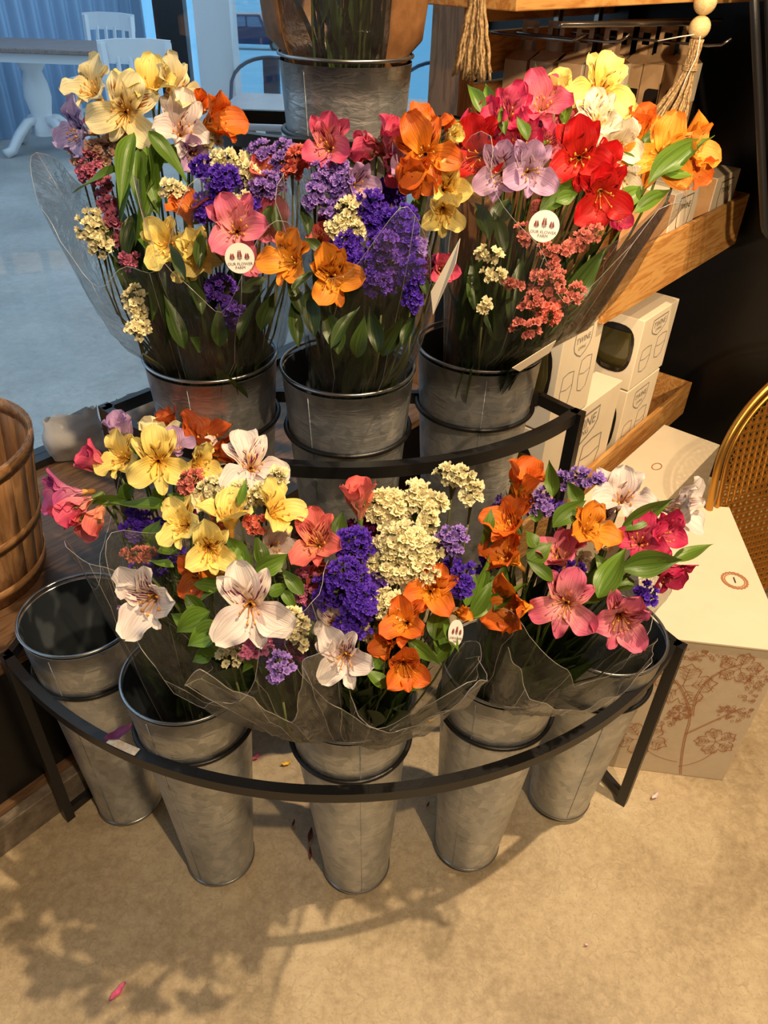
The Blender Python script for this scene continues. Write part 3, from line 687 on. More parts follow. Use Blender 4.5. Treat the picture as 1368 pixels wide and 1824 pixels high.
# 3: bottom tier centre: violet, cream, orange
b = Bouquet('bouquet of violet and cream statice with orange lilies, front centre bucket', (-.025, .775, .36), .88)
for a in (('salmon', 640, 893, 112, -.05, .9, 0), ('salmon', 566, 968, 122, -.15, .25, 2), ('orange', 768, 1052, 108, .1, .1, 2), ('orange', 722, 1108, 112, -.2, .1, 2, -.02), ('orange', 688, 1150, 70, -.5, -.2, 1, -.02), ('orange', 722, 1190, 100, .15, -.35, 1, -.05),
          ('amber', 820, 1092, 50, .6, .1, 0), (W_, 612, 1168, 122, -.2, -.15, 2, -.05), (W_, 592, 1108, 80, -.3, .1, 1, .0), ('salmon', 572, 1015, 80, .1, -.5, 1, .02), ('magenta', 660, 955, 80, .1, .5, 1, .03), ('salmon', 690, 910, 60, .2, .5, 0, .04)): b.bl(*a)
for a in (('purple', 632, 970, 34, 32), ('purple', 618, 1030, 36, 36, -.02), ('purple', 585, 1055, 32, 30, .0), ('purple', 640, 1070, 34, 34, -.02), ('purple', 628, 1115, 34, 22, -.01), ('purple', 560, 1085, 24, 18, .02), ('purple', 825, 1030, 20, 32, .0), ('plum', 560, 960, 30, 40, .04), ('plum', 650, 945, 36, 20, .03),
          ('violet', 675, 1035, 16, 18, .0)): b.st(*a)
for a in (('cream', 690, 905, 38, 32, .02, 1.1, 15), ('cream', 740, 885, 24, 26, .02, 1, 15), ('cream', 715, 965, 46, 34, .0, 1.1, 15), ('cream', 700, 1010, 48, 24, .0, 1, 14), ('cream', 748, 1010, 36, 26, .0, 1, 15), ('cream', 690, 1080, 26, 32, -.01, 1.2, 12),
          ('cream', 808, 845, 34, 16, .02, 1, 14), ('cream', 840, 880, 16, 26, .02, 1, 14), ('cream', 772, 893, 22, 14, .02, 1, 15), ('cream', 760, 925, 16, 34, .01, 1, 14), ('cream', 768, 975, 18, 20, .0, 1, 14), ('lavender', 808, 960, 26, 24, .0, 1.1, 11), ('lavender', 785, 965, 14, 20, .02, 1, 11), ('pink', 545, 1045, 24, 32, .02, 1, 11), ('purple', 800, 1010, 16, 14, .04), ('cream', 660, 1120, 20, 20, .02)): b.st(*a)
for a in ((775, 1140, 795, 1070, 40, .0), (800, 1170, 770, 1110, 40, .01), (790, 1110, 820, 1165, 20, -.02), (725, 1140, 785, 1185, 22, -.03), (690, 1225, 645, 1190, 26, -.04), (665, 1190, 680, 1165, 30, -.02), (760, 1220, 690, 1222, 18, -.03), (600, 960, 612, 908, 26, .02), (740, 930, 752, 880, 22, .04),
          (840, 1100, 880, 1030, 26, .03), (830, 1080, 845, 1010, 24, .03), (680, 990, 690, 930, 20, .04), (640, 1140, 600, 1120, 24, .02), (770, 1180, 810, 1140, 24), (600, 920, 580, 970, 22, .04), (730, 1060, 790, 1090, 26, .03), (700, 870, 720, 900, 12, .02), (540, 1100, 560, 1140, 22, .01)): b.lf(*a)
tp = atd(690, 1090, .92); b.wrap(tp, .125, .93, seed=5, corners=3, ph=2.2); b.fill(tp, .11, 44, .3, .95)
b.wrap(atd(730, 1140, .86), .09, .98, r0=.02, seed=12, arc=(3.9, 6.4), m=M_FILM2, corners=3, ruf=.08, name='wrapper_fold')
sticker(b.o, 812, 1128, .86, 24, 1.6)
# 4: bottom tier, second from right: orange and pink
b = Bouquet('bouquet of orange, pink and crimson lilies, second bucket from right, bottom tier', (.200, .850, .33), .98)
for a in (('orange', 930, 862, 122, .1, .9, 0), ('orange', 905, 930, 105, -.3, .4, 1), ('orange', 905, 985, 110, -.5, .4, 1), ('amber', 1045, 945, 112, .3, .35, 2), ('orange', 912, 1085, 125, -.6, -.2, 1, -.02), (P_, 998, 985, 112, -.2, .5, 1), (P_, 1007, 1075, 124, -.1, -.1, 3, -.02), (P_, 1105, 1100, 124, .2, -.3, 2, -.02),
          (W_, 1105, 890, 128, .0, .4, 2, .03), (W_, 1215, 905, 120, .8, .25, 1, .05), ('magenta', 1140, 965, 110, .0, .3, 2), ('magenta', 1185, 950, 100, .5, .2, 1), ('magenta', 1195, 1020, 95, .7, -.5, 1), ('magenta', 1165, 995, 80, .4, -.1, 1, .01), ('white', 1075, 915, 80, -.3, .2, 1, .04), ('rust', 935, 900, 60, .1, .5, 0, .04), ('ivory', 1035, 1000, 50, .2, 0, 1, .03)): b.bl(*a)
for a in (('lavender', 1040, 850, 38, 14, .03), ('lavender', 905, 900, 26, 18, .04), ('lavender', 965, 878, 12, 10, .03), ('lavender', 1000, 858, 14, 14, .04), ('lavender', 960, 905, 22, 16, .04), ('purple', 1000, 1015, 42, 26, .03), ('purple', 1150, 1062, 18, 22, .0), ('purple', 870, 1010, 14, 26, .03), ('violet', 985, 905, 20, 16, .05), ('cream', 1075, 965, 16, 14, .03)): b.st(*a)
for a in ((985, 885, 978, 818, 22, .02), (1035, 900, 1010, 855, 24, .02), (1105, 945, 1200, 888, 30, .0), (1105, 1015, 1215, 998, 40, -.03), (1195, 1000, 1272, 968, 24, .0), (1065, 1065, 1118, 968, 44, -.03), (985, 940, 1045, 892, 30, .0), (955, 975, 935, 945, 26, .0), (940, 1000, 985, 965, 36), (985, 1035, 935, 995, 22, -.02),
          (875, 1075, 905, 1000, 34, .0), (845, 1090, 870, 985, 34, .0), (880, 1090, 950, 1030, 30, -.01), (830, 1100, 900, 1050, 26, -.01), (860, 980, 905, 900, 24, .02), (870, 950, 875, 905, 18, .0), (1040, 1075, 1120, 1040, 24, -.01), (1090, 1030, 1060, 985, 26), (1130, 1035, 1080, 1050, 26, .0), (955, 930, 960, 895, 26, .03), (1060, 930, 1075, 890, 16, .04), (930, 950, 900, 870, 18, .04), (1170, 950, 1180, 915, 14, .03)): b.lf(*a)
tp = atd(1030, 1010, 1.0); b.wrap(tp, .128, .86, seed=6, corners=3, ph=.5); b.fill(tp, .11, 50, .3, .9)
b.wrap(atd(1030, 1060, .94), .12, .86, r0=.03, seed=14, arc=(3.8, 6.0), m=M_FILM2, corners=3, ruf=.08, name='wrapper_fold')
# 5: middle tier left, tall
b = Bouquet('tall bouquet of cream yellow lilies at the far left of the middle tier', (-.300, 1.075, .72), 1.02)
for a in (('butter', 168, 165, 115, -.45, .6, 2), ('butter', 222, 200, 125, -.15, .0, 3, -.03), ('yellow', 268, 160, 125, 0, .7, 2, -.01), ('butter', 308, 165, 115, .6, .3, 2), ('lavender', 145, 235, 105, -.7, .1, 2), (W_, 322, 235, 122, .15, .35, 2), ('lilac', 345, 275, 70, .2, -.1, 1),
          ('orange', 388, 215, 115, .7, .3, 1), ('orange', 205, 232, 70, 0, -.3, 0, .03), ('orange', 355, 190, 70, .3, .5, 0, .02), ('plum' if False else 'orchid', 170, 215, 60, 0, 0, 0, .03)): b.bl(*a)
for a in (('blush', 178, 270, 30, 18), ('blush', 205, 250, 24, 16, .02), ('dusty', 160, 300, 20, 30), ('dusty', 190, 350, 14, 40), ('dusty', 205, 400, 12, 34), ('cream', 165, 405, 26, 30), ('cream', 182, 435, 20, 20), ('dusty', 232, 462, 16, 14), ('cream', 240, 540, 18, 32), ('cream', 245, 585, 18, 18), ('cream', 180, 400, 10, 10),
          ('blush', 140, 275, 16, 16, .02), ('cream', 352, 250, 30, 18, .02), ('cream', 375, 245, 20, 12, .03)): b.st(*a)
for a in ((238, 235, 212, 375, 30, -.04, -.05), (265, 235, 340, 330, 30, -.04, -.03), (215, 300, 130, 345, 22, -.03), (245, 265, 250, 390, 26, -.04), (260, 260, 285, 390, 34, -.02), (275, 300, 240, 440, 26, -.02), (225, 280, 215, 400, 24, -.01), (280, 250, 265, 340, 30, -.03), (240, 400, 300, 500, 34, .0), (280, 380, 240, 300, 30, .0),
          (260, 300, 220, 250, 26, .02), (290, 290, 330, 250, 22, .02), (200, 450, 190, 380, 16), (230, 520, 200, 450, 18), (250, 480, 230, 400, 26, .02)): b.lf(*a)
for a in ((240, 380, 220, 480, 28), (260, 420, 300, 540, 32), (280, 460, 270, 580, 34), (300, 520, 290, 640, 32)): b.lf(*a, m=M_DLEAF)
tp = atd(238, 330, 1.02); b.wrap(tp, .125, .93, seed=21, corners=2, ph=.3); b.fill(tp, .085, 60, .15, .95)
# 6: middle tier left, in front
b = Bouquet('bouquet with pink lily and round sticker in the left middle-tier bucket', (-.258, 1.055, .72), .98)
for a in ((Y_, 300, 435, 105, -.3, .1, 2), (Y_, 352, 450, 100, .1, -.1, 2, .0), ('orange', 332, 372, 95, -.1, .8, 1), (P_, 422, 408, 128, 0, .25, 2, -.03), (P_, 475, 400, 110, .3, .2, 1, .02), ('salmon', 470, 300, 70, .1, .5, 1), ('orange', 400, 370, 50, 0, .3, 0, .02), ('pink', 445, 470, 60, .4, 0, 1, .02), ('yellow', 330, 480, 60, 0, -.4, 1)): b.bl(*a)
for a in (('purple', 365, 300, 24, 20), ('purple', 395, 322, 30, 26, -.01), ('purple', 365, 370, 20, 26), ('cream', 410, 285, 34, 18), ('cream', 440, 310, 20, 22), ('cream', 305, 338, 24, 14), ('cream', 430, 355, 18, 12, -.01), ('cream', 380, 335, 16, 12), ('purple', 445, 370, 14, 18), ('lavender', 470, 270, 24, 16), ('lavender', 505, 262, 20, 14), ('lavender', 475, 330, 34, 22),
          ('lavender', 500, 290, 18, 20), ('coral', 530, 280, 22, 18, -.01, 1.4), ('coral', 520, 303, 16, 14, -.01, 1.4), ('violet', 395, 520, 26, 30, .03), ('violet', 415, 560, 22, 24, .03), ('cream', 330, 355, 22, 12, .02), ('lavender', 450, 345, 24, 18, .02)): b.st(*a)
for a in ((355, 480, 360, 400, 26, -.02), (330, 500, 300, 430, 22, -.03), (460, 420, 490, 350, 24, .0), (440, 300, 448, 255, 16, .02), (500, 420, 490, 360, 20, .0), (380, 440, 420, 500, 30), (345, 400, 400, 370, 20, .01), (480, 470, 520, 440, 28), (360, 560, 330, 470, 34), (400, 640, 390, 540, 34), (440, 620, 470, 500, 36), (480, 600, 490, 520, 28), (320, 640, 290, 520, 36), (430, 520, 480, 490, 26), (350, 650, 340, 600, 30)): b.lf(*a)
tp = atd(405, 395, .99); b.wrap(tp, .105, .96, seed=23, corners=3, ph=2.); b.fill(tp, .085, 60, .15, .95)
sticker(b.o, 427, 460, .86, 26)
# 7: middle tier centre
b = Bouquet('bouquet thick with violet statice in the middle bucket of the middle tier', (-.062, 1.050, .72), .94)
for a in (('rose', 585, 262, 112, -.2, .25, 2), ('rose', 660, 265, 100, -.9, .1, 0, .02), ('rose', 695, 245, 100, .1, .9, 0), ('rose', 700, 290, 100, .5, -.3, 1, .02), ('lilac', 722, 290, 90, .1, .2, 1), ('lilac', 640, 328, 85, .4, .1, 1), ('orange', 758, 272, 125, .0, .15, 3, -.02), ('orange', 760, 222, 90, .1, .8, 1, .02), ('orange', 745, 310, 90, -.1, -.3, 2, -.01), ('orange', 800, 225, 50, .4, .5, 0, .03),
          ('yellow', 795, 335, 90, .2, .1, 1), ('yellow', 790, 375, 98, .1, -.3, 2, -.01), ('yellow', 805, 245, 65, .5, .3, 0), ('amber', 520, 465, 115, -.4, .2, 2), ('amber', 592, 492, 125, .1, .0, 2, -.02), ('salmon', 570, 425, 60, 0, .3, 1, .02), ('rose', 790, 480, 70, .3, .1, 1, .02), ('orange', 785, 300, 80, .5, -.1, 1)): b.bl(*a)
for a in (('lavender', 570, 310, 22, 20), ('lavender', 605, 295, 22, 20), ('lavender', 612, 330, 24, 22), ('lavender', 560, 345, 18, 18), ('lavender', 600, 350, 18, 16), ('lavender', 560, 360, 16, 12), ('lavender', 590, 372, 20, 14), ('cream', 620, 380, 24, 26), ('cream', 605, 410, 24, 24), ('cream', 635, 410, 16, 18), ('purple', 660, 365, 28, 26), ('purple', 672, 395, 30, 20), ('purple', 712, 400, 32, 32), ('purple', 722, 430, 30, 28), ('purple', 680, 440, 30, 24),
          ('purple', 620, 435, 30, 22), ('purple', 650, 470, 34, 24), ('violet', 690, 470, 30, 26), ('purple', 735, 490, 22, 30, -.01), ('purple', 610, 455, 22, 18), ('violet', 680, 510, 22, 22), ('purple', 650, 495, 24, 22), ('purple', 735, 535, 16, 20), ('lavender', 745, 440, 12, 24), ('violet', 690, 430, 18, 16, -.02), ('plum', 590, 400, 20, 20, .04), ('purple', 690, 340, 30, 22, .05), ('plum', 760, 480, 26, 24, .04)): b.st(*a)
for a in ((520, 520, 590, 455, 26, -.03), (550, 420, 535, 360, 24, .01), (575, 450, 540, 420, 22), (740, 400, 745, 340, 18, .03), (760, 525, 745, 480, 20, -.01), (560, 600, 545, 500, 34), (600, 640, 580, 540, 38), (640, 660, 650, 560, 34), (700, 660, 720, 560, 36), (540, 560, 510, 490, 28), (680, 640, 660, 540, 30), (720, 620, 745, 540, 28), (590, 620, 640, 540, 30), (530, 620, 520, 520, 30), (700, 330, 730, 300, 20, .04), (640, 300, 660, 270, 20, .04), (660, 290, 600, 280, 18, .04)): b.lf(*a)
tp = atd(662, 400, .97); b.wrap(tp, .112, .98, seed=31, corners=3, ph=3.9); b.fill(tp, .095, 70, .15, .95)
# white sleeve card inside the film
q = [atd(820, 425, .9), atd(812, 470, .9), atd(772, 560, .93), atd(768, 520, .93)]
k_ = MB().add(q, [(0, 1, 2, 3)]); co = part('sleeve_card', k_, M_CREAM, b.o, False, 'narrow white care card'); co.modifiers.new('card', 'SOLIDIFY').thickness = .0008
# 8: middle tier right: reds in kraft
b = Bouquet('bouquet of red, crimson and lavender lilies in kraft paper, right of the middle tier', (.135, 1.130, .72), .99)
for a in (('magenta', 868, 215, 100, -.4, .5, 1), ('magenta', 905, 205, 105, -.1, .4, 2), ('rose', 965, 190, 112, .0, .45, 2), ('magenta', 930, 245, 95, 0, .3, 1), ('red', 852, 275, 125, -.25, .1, 2), ('red', 1032, 278, 135, 0, .15, 2, -.02), ('red', 1075, 290, 90, .3, .2, 1), ('red', 1072, 345, 120, .2, -.2, 2, -.01),
          ('lilac', 892, 308, 112, -.15, 0, 2, -.02), ('lilac', 942, 305, 112, .15, .05, 2, -.03), ('rose', 975, 258, 80, .2, .3, 1), ('rose', 1010, 220, 80, .2, .5, 1, .02), ('yellow', 1070, 160, 118, .15, .35, 3), ('yellow', 998, 162, 85, -.1, .9, 0), ('yellow', 1105, 195, 70, .3, .3, 1, .02),
          ('ivory', 1062, 218, 112, .0, .4, 2), ('ivory', 1105, 255, 100, .2, .1, 1), ('ivory', 1110, 320, 80, .3, -.3, 1), ('amber', 1180, 278, 130, .0, .2, 3), ('amber', 1232, 262, 112, .7, .3, 1), ('orange', 1140, 225, 90, 0, .9, 0), ('orange', 1240, 305, 80, .6, -.4, 1, .02), ('orchid', 1025, 240, 60, 0, .4, 0, .02), ('magenta', 1105, 385, 60, .4, -.2, 1, .02), ('lilac', 960, 235, 60, 0, .4, 1, .03), ('red', 1000, 320, 80, 0, 0, 1, .03), ('magenta', 870, 245, 80, -.4, .2, 1, .03)): b.bl(*a)
for a in (('salmon', 968, 370, 18, 12, .02), ('salmon', 930, 415, 16, 18, 0, .55), ('salmon', 978, 450, 22, 20, 0, .55), ('salmon', 1000, 450, 22, 12, .0, 1, 12, .6), ('salmon', 1030, 430, 26, 12, .0, 1, 12, .7), ('salmon', 1058, 412, 18, 14, 0, .55), ('salmon', 975, 500, 34, 26, 0, .55), ('salmon', 915, 505, 22, 12, 0, .55), ('salmon', 950, 545, 28, 22, 0, .55), ('salmon', 935, 580, 26, 18, 0, .55), ('salmon', 1010, 535, 26, 18, 0, .55), ('coral', 975, 560, 20, 18), ('salmon', 990, 480, 16, 18, 0, .55), ('cream', 870, 452, 22, 10), ('cream', 880, 490, 24, 12), ('cream', 862, 545, 12, 10), ('salmon', 1020, 520, 20, 14, 0, .55)): b.st(*a)
for a in ((862, 205, 833, 145, 22, .0), (880, 195, 862, 145, 20, .01), (848, 230, 835, 185, 10), (960, 160, 952, 108, 20, .0), (1005, 225, 1015, 165, 20, -.01), (900, 240, 892, 185, 16, -.02), (940, 250, 920, 205, 20, -.03), (950, 260, 985, 250, 10), (1155, 330, 1250, 250, 30, -.02), (1180, 310, 1245, 312, 20, -.02), (1200, 300, 1275, 232, 26, -.02), (960, 380, 1050, 310, 34, -.01), (990, 360, 1030, 345, 22, -.02), (950, 300, 975, 268, 20, -.03),
          (1140, 260, 1185, 225, 24, .02), (1100, 370, 1150, 330, 30), (1130, 380, 1200, 330, 26), (830, 230, 805, 210, 12), (1110, 170, 1120, 150, 14, .02), (1000, 250, 990, 215, 14), (1130, 300, 1110, 265, 14), (900, 450, 880, 370, 28, .02), (870, 430, 850, 350, 26, .02)): b.lf(*a)
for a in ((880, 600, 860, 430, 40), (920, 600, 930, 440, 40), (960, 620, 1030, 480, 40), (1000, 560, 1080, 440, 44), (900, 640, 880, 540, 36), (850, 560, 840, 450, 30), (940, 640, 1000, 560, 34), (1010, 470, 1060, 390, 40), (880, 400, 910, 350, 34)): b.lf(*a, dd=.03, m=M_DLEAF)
tp = atd(995, 330, 1.0); b.wrap(tp, .148, .97, seed=41, corners=3, ph=1.2); b.fill(tp, .125, 75, .15, .95)
tk = atd(1000, 345, 1.03); b.wrap(tk, .135, .98, r0=.045, seed=43, arc=(-.45, 3.1), m=M_KRAFTP, corners=3, ph=1.6, ruf=.02, name='kraft_sleeve', thick=.0006)
sticker(b.o, 969, 403, .86, 27)
k_ = MB().add([atd(912, 655, .93), atd(990, 606, .93), atd(978, 628, .94), atd(925, 661, .94)], [(0, 1, 2, 3)]); co = part('sleeve_card', k_, M_CREAM, b.o, False, 'narrow white care card'); co.modifiers.new('card', 'SOLIDIFY').thickness = .0008
# 9: top tier: stems in kraft and film
b = Bouquet('stems of a bouquet in brown kraft paper in the top bucket', (-.082, 1.322, 1.10), 1.12)
tp = Vector((-.09, 1.34, 1.75))
for i in range(30):
    a = R.uniform(0, 2*PI); r = .062*math.sqrt(R.random()); p = Vector((-.085 + r*math.cos(a), 1.31 + r*math.sin(a)*.8, R.uniform(1.55, 1.72)))
    pts = [Vector((p.x*.75-.02, p.y*.75+.33, 1.12)), (p + Vector((p.x*.75-.02, p.y*.75+.33, 1.12)))/2 + Vector((R.uniform(-.012, .012), R.uniform(-.01, .01), 0)), p]
    part('stem', MB().tube(pts, R.uniform(.0018, .003), 6), R.choice((M_STEM, M_DSTEM)), b.o)
b.fill((-.085, 1.30, 1.62), .075, 46, .25, .95, ln=(.08, .15), w=(.010, .022)); b.fill((-.085, 1.28, 1.62), .06, 14, .3, .9, m=M_LEAF, ln=(.08, .14), w=(.008, .016))
b.wrap(tp, .155, .9, r0=.080, t0=.15, seed=51, m=M_FILM, corners=2, ruf=.05)
b.wrap(tp, .165, .9, r0=.083, t0=.15, seed=52, arc=(-.95, 3.95), m=M_KRAFTP, corners=2, ruf=.025, name='kraft_sleeve', thick=.0006)

# ================================================================ WOODEN DISPLAY
disp = thing('display_shelving', 'pine slatted wall display with hooks, shelf and two long wooden trays', 'shelving', L(1.8, 0, 0))
bevel(part('upright_post', MB().lbox(1.50, 1.56, -.19, -.10, .40, 2.2), M_PINEV, disp, False), .002)
bevel(part('upright_post', MB().lbox(1.38, 1.43, .02, .07, 0, .40), M_PINEV, disp, False), .002)
for k in range(9):
    z = .48 + k*.105
    bevel(part('slat', MB().lbox(1.535, 2.30, -.13, -.105, z, z + .085), M_PINE, disp, False), .002)
bevel(part('slat', MB().lbox(1.535, 2.25, -.13, -.105, 1.40, 1.6), M_PINE, disp, False), .002)
for s in (1.90, 2.12): bevel(part('metal_standard', MB().lbox(s, s + .022, -.104, -.088, .42, 1.6), M_CHROME, disp, False), .002)
bevel(part('top_shelf', MB().lbox(1.02, 1.83, -.10, .33, 1.379, 1.47), M_PINE, disp, False), .002)
bevel(part('top_shelf', MB().lbox(1.832, 2.29, -.10, .33, 1.374, 1.47), M_PINE, disp, False), .002)
part('rail', MB().tube([L(1.25, .28, 1.352), L(2.02, .28, 1.330)], .005, 8), M_CHROME, disp)
part('rail', MB().tube([L(1.6, .20, 1.340), L(2.25, .20, 1.325)], .004, 8), M_CHROME, disp)
def wtray(s0, s1, n0, n1, z0, z1):
    th = .012
    t = thing('wooden_tray', 'upper long pine tray with grain, holding two boxes' if z0 > .6 else 'lower long pine tray filled with stemless glass boxes', 'tray', L((s0+s1)/2, (n0+n1)/2, z0))
    bevel(part('front_board', MB().lbox(s0, s1, n1-th, n1, z0, z1), M_PINE, t, False), .0015)
    bevel(part('back_board', MB().lbox(s0, s1, n0, n0+th, z0, z1), M_PINE, t, False), .0015)
    for s in (s0, s1-th): bevel(part('end_board', MB().lbox(s, s+th, n0+th, n1-th, z0, z1), M_PINE, t, False), .0015)
    part('bottom_board', MB().lbox(s0+th, s1-th, n0+th, n1-th, z0, z0+th), M_PINE, t, False)
    for s in (s0+.15, s1-.15): part('bracket', MB().lbox(s, s+.015, -.105, n0, z0+.02, z0+.05), M_BLACK, t, False)
    return t
wtray(1.42, 2.25, .14, .40, .785, .925)
wtray(1.20, 2.24, .14, .40, .225, .340)

def decal(mbk, O, X, Y, N, pts, wd, lift=.0006):
    """a printed line, as a thin ribbon lying on a face"""
    P = [O + X*a + Y*b_ + N*lift for a, b_ in pts]; rows = []
    for i, p in enumerate(P):
        t_ = (P[min(i+1, len(P)-1)] - P[max(i-1, 0)]).normalized(); s_ = N.cross(t_).normalized()*wd/2; rows.append([p - s_, p + s_])
    mbk.grid(rows)
def shield(mb, O, X, Y, N, cx, cy, w_, h_):
    pts = [(-.5, .5), (.5, .5), (.5, 0), (.42, -.2), (.22, -.38), (0, -.5), (-.22, -.38), (-.42, -.2), (-.5, 0), (-.5, .5)]
    decal(mb, O, X, Y, N, [(cx + a*w_, cy + c*h_) for a, c in pts], w_*.035)
def word(par, O, X, Y, N, cx, cy, size, txt, m):
    M = Matrix.Translation(O + X*cx + Y*cy + N*.0008 - ORG[par.name]) @ Matrix((X, Y, N)).transposed().to_4x4() @ Matrix.Scale(size, 4)
    instance('lettering', text_mesh(txt, 1.0), m, par, M)
UX = Vector((UU.x, UU.y, 0)); NX = Vector((NN.x, NN.y, 0)); ZZ = Vector((0, 0, 1))
def glass_print(mb, O, X, Y, N, cx, cy, w_, h_):
    decal(mb, O, X, Y, N, [(cx - w_*.5, cy + h_*.5), (cx - w_*.56, cy), (cx - w_*.40, cy - h_*.42), (cx, cy - h_*.5), (cx + w_*.40, cy - h_*.42), (cx + w_*.56, cy), (cx + w_*.5, cy + h_*.5), (cx, cy + h_*.55), (cx - w_*.5, cy + h_*.5)], w_*.045)
    decal(mb, O, X, Y, N, [(cx - w_*.50, cy + h_*.1), (cx, cy + h_*.04), (cx + w_*.5, cy + h_*.1)], w_*.035)
def glass_box(s0, s1, n0, n1, z0, z1, label, window=True):
    """stemless-glass gift box: cream card with cut-out window on its -s side, badge and glass drawings on the n side"""
    t = thing('glass_box', label, 'box', L((s0+s1)/2, (n0+n1)/2, z0), 'boxed stemless glasses in the lower tray')
    bevel(part('carton', MB().lbox(s0, s1, n0, n1, z0, z1), M_CREAM, t, False), .002)
    w_, h_ = n1-n0, z1-z0
    if window:
        # recessed rounded window with a tumbler showing
        O = L(s0, n0, z0); N = -UX; mb = MB(); pts = []
        for k in range(28):
            a = 2*PI*k/28; pts.append(O + NX*(w_*.5 + w_*.40*math.copysign(abs(math.cos(a))**.7, math.cos(a))) + ZZ*(h_*.54 + h_*.34*math.copysign(abs(math.sin(a))**.7, math.sin(a))) + N*.0012)
        mb.add(pts, [tuple(range(28))]); part('window_film', mb, M_WINDOWF, t, False)
        gb = MB(); c = L(s0 - .0005, n0 + w_*.5, z0 + h_*.24)
        gb.lathe([(.001, 0), (w_*.22, 0), (w_*.33, h_*.14), (w_*.36, h_*.30), (w_*.30, h_*.55)], (0, 0, 0), 20)
        gb.v = [c + NX*v.x + ZZ*v.z - UX*max(0, v.y)*.10 for v in gb.v]
        part('tumbler', gb, M_GREENGLASS, t)
    O = L(s0, n1, z0); X = UX; mb = MB(); W2 = s1-s0
    shield(mb, O, X, ZZ, NX, W2*.5, h_*.78, W2*.42, h_*.26); glass_print(mb, O, X, ZZ, NX, W2*.28, h_*.36, W2*.26, h_*.34); glass_print(mb, O, X, ZZ, NX, W2*.70, h_*.42, W2*.26, h_*.34)
    part('printed_drawing', mb, M_GREYINK, t, False)
    word(t, O, X, ZZ, NX, W2*.5, h_*.82, W2*.11, 'TWINE', M_GREYINK)
    word(t, O, X, ZZ, NX, W2*.5, h_*.74, W2*.06, 'LIVING', M_GREYINK)
glass_box(1.72, 1.94, .25, .385, .50, .70, 'cream glass box on top of the right stack in the lower tray')
glass_box(1.72, 1.93, .25, .385, .24, .495, 'cream glass box beneath another at the right in the lower tray')
glass_box(1.27, 1.46, .23, .385, .56, .81, 'cream glass box on top of the left stack, badge and two glasses')
glass_box(1.27, 1.66, .20, .385, .24, .555, 'cream glass box at the bottom of the left stack in lower tray')
def kraft_box(s0, s1, n0, n1, z0, z1, label):
    t = thing('gift_box', label, 'box', L((s0+s1)/2, (n0+n1)/2, z0), 'boxes standing in the upper tray')
    bevel(part('carton', MB().lbox(s0, s1, n0, n1, z0, z1), M_CREAM, t, False), .002)
    part('printed_side_panel', MB().lbox(s0-.001, s0, n0+.002, n1-.002, z0+.002, z1-.002), M_LEAFPRINT, t, False)
    O = L(s0, n1, z0); mb = MB(); W2 = s1-s0; h_ = z1-z0
    shield(mb, O, UX, ZZ, NX, W2*.5, h_*.68, W2*.5, h_*.48); glass_print(mb, O, UX, ZZ, NX, W2*.5, h_*.34, W2*.3, h_*.16); part('printed_drawing', mb, M_INK, t, False)
    word(t, O, UX, ZZ, NX, W2*.5, h_*.80, W2*.13, 'TWINE', M_INK)
kraft_box(2.00, 2.17, .27, .38, .80, 1.00, 'cream box with badge at the right end of the upper tray')
kraft_box(1.76, 1.92, .25, .37, .80, 1.00, 'leaf-printed box left of the badge box in the upper tray')
# hanging boxes on hooks
def hang_box(s, n, z, w_, h_, dp, label, badge=False):
    t = thing('hanging_box', label, 'box', L(s, n, z-h_), 'kraft boxes hanging on the hooks under the shelf')
    bevel(part('carton', MB().lbox(s, s+dp, n, n+w_, z-h_, z), M_KRAFT, t, False), .0015)
    O = L(s, n, z-h_); N = -UX; pts = []; r = .012
    x0, x1, y0, y1 = w_*.30, w_*1.0, h_*.1, h_*.80
    for cx, cy, a0 in ((x0+r, y1-r, 90), (x0+r, y0+r, 180)):
        for k in range(5): a = math.radians(a0 + 22.5*k); pts.append(O + NX*(cx + r*math.cos(a)) + ZZ*(cy + r*math.sin(a)) + N*.0012)
    pts += [O + NX*x1 + ZZ*y0 + N*.0012, O + NX*x1 + ZZ*y1 + N*.0012]
    part('window_film', MB().add(pts, [tuple(range(len(pts)))]), M_WINDOWF, t, False)
    # gabled top flap and hanging tab with a slot
    c0 = L(s, n, z); fl = MB(); a, b_, c_, d_ = L(s, n, z), L(s, n+w_, z), L(s+dp, n+w_, z), L(s+dp, n, z); e, f_ = L(s+dp*.5, n, z+.018), L(s+dp*.5, n+w_, z+.018)
    fl.add([a, b_, f_, e, d_, c_], [(0, 1, 2, 3), (4, 3, 2, 5)]); o = part('top_flap', fl, M_KRAFT, t, False); o.modifiers.new('card', 'SOLIDIFY').thickness = .0008
    tb = MB(); m_ = n + w_*.5
    for q in ((-.022, -.010, 0, .055), (.010, .022, 0, .055), (-.022, .022, .048, .062), (-.022, .022, 0, .022)): tb.lbox(s+dp*.5-.0006, s+dp*.5+.0006, m_+q[0], m_+q[1], z+.016+q[2], z+.016+q[3])
    part('hang_tab', tb, M_KRAFT, t, False)
    if badge:
        bb = MB(); O = L(s, n+w_, z-h_); part('badge_panel', MB().lbox(s, s+dp, n+w_, n+w_+.001, z-h_*.32, z), M_CREAM, t, False)
        shield(bb, O, UX, ZZ, NX, dp*.5, h_*.82, dp*.62, h_*.24); part('printed_drawing', bb, M_GREYINK, t, False); word(t, O, UX, ZZ, NX, dp*.5, h_*.86, dp*.17, 'TWINE', M_INK)
LBH = ['first', 'second', 'third', 'fourth']
for i, n in enumerate((-.085, -.015, .060, .130)):
    hang_box(1.66, n, 1.245 + .003*i, .062, .26, .10, LBH[i] + ' kraft box from the post on the left hook', badge=(i >= 2))
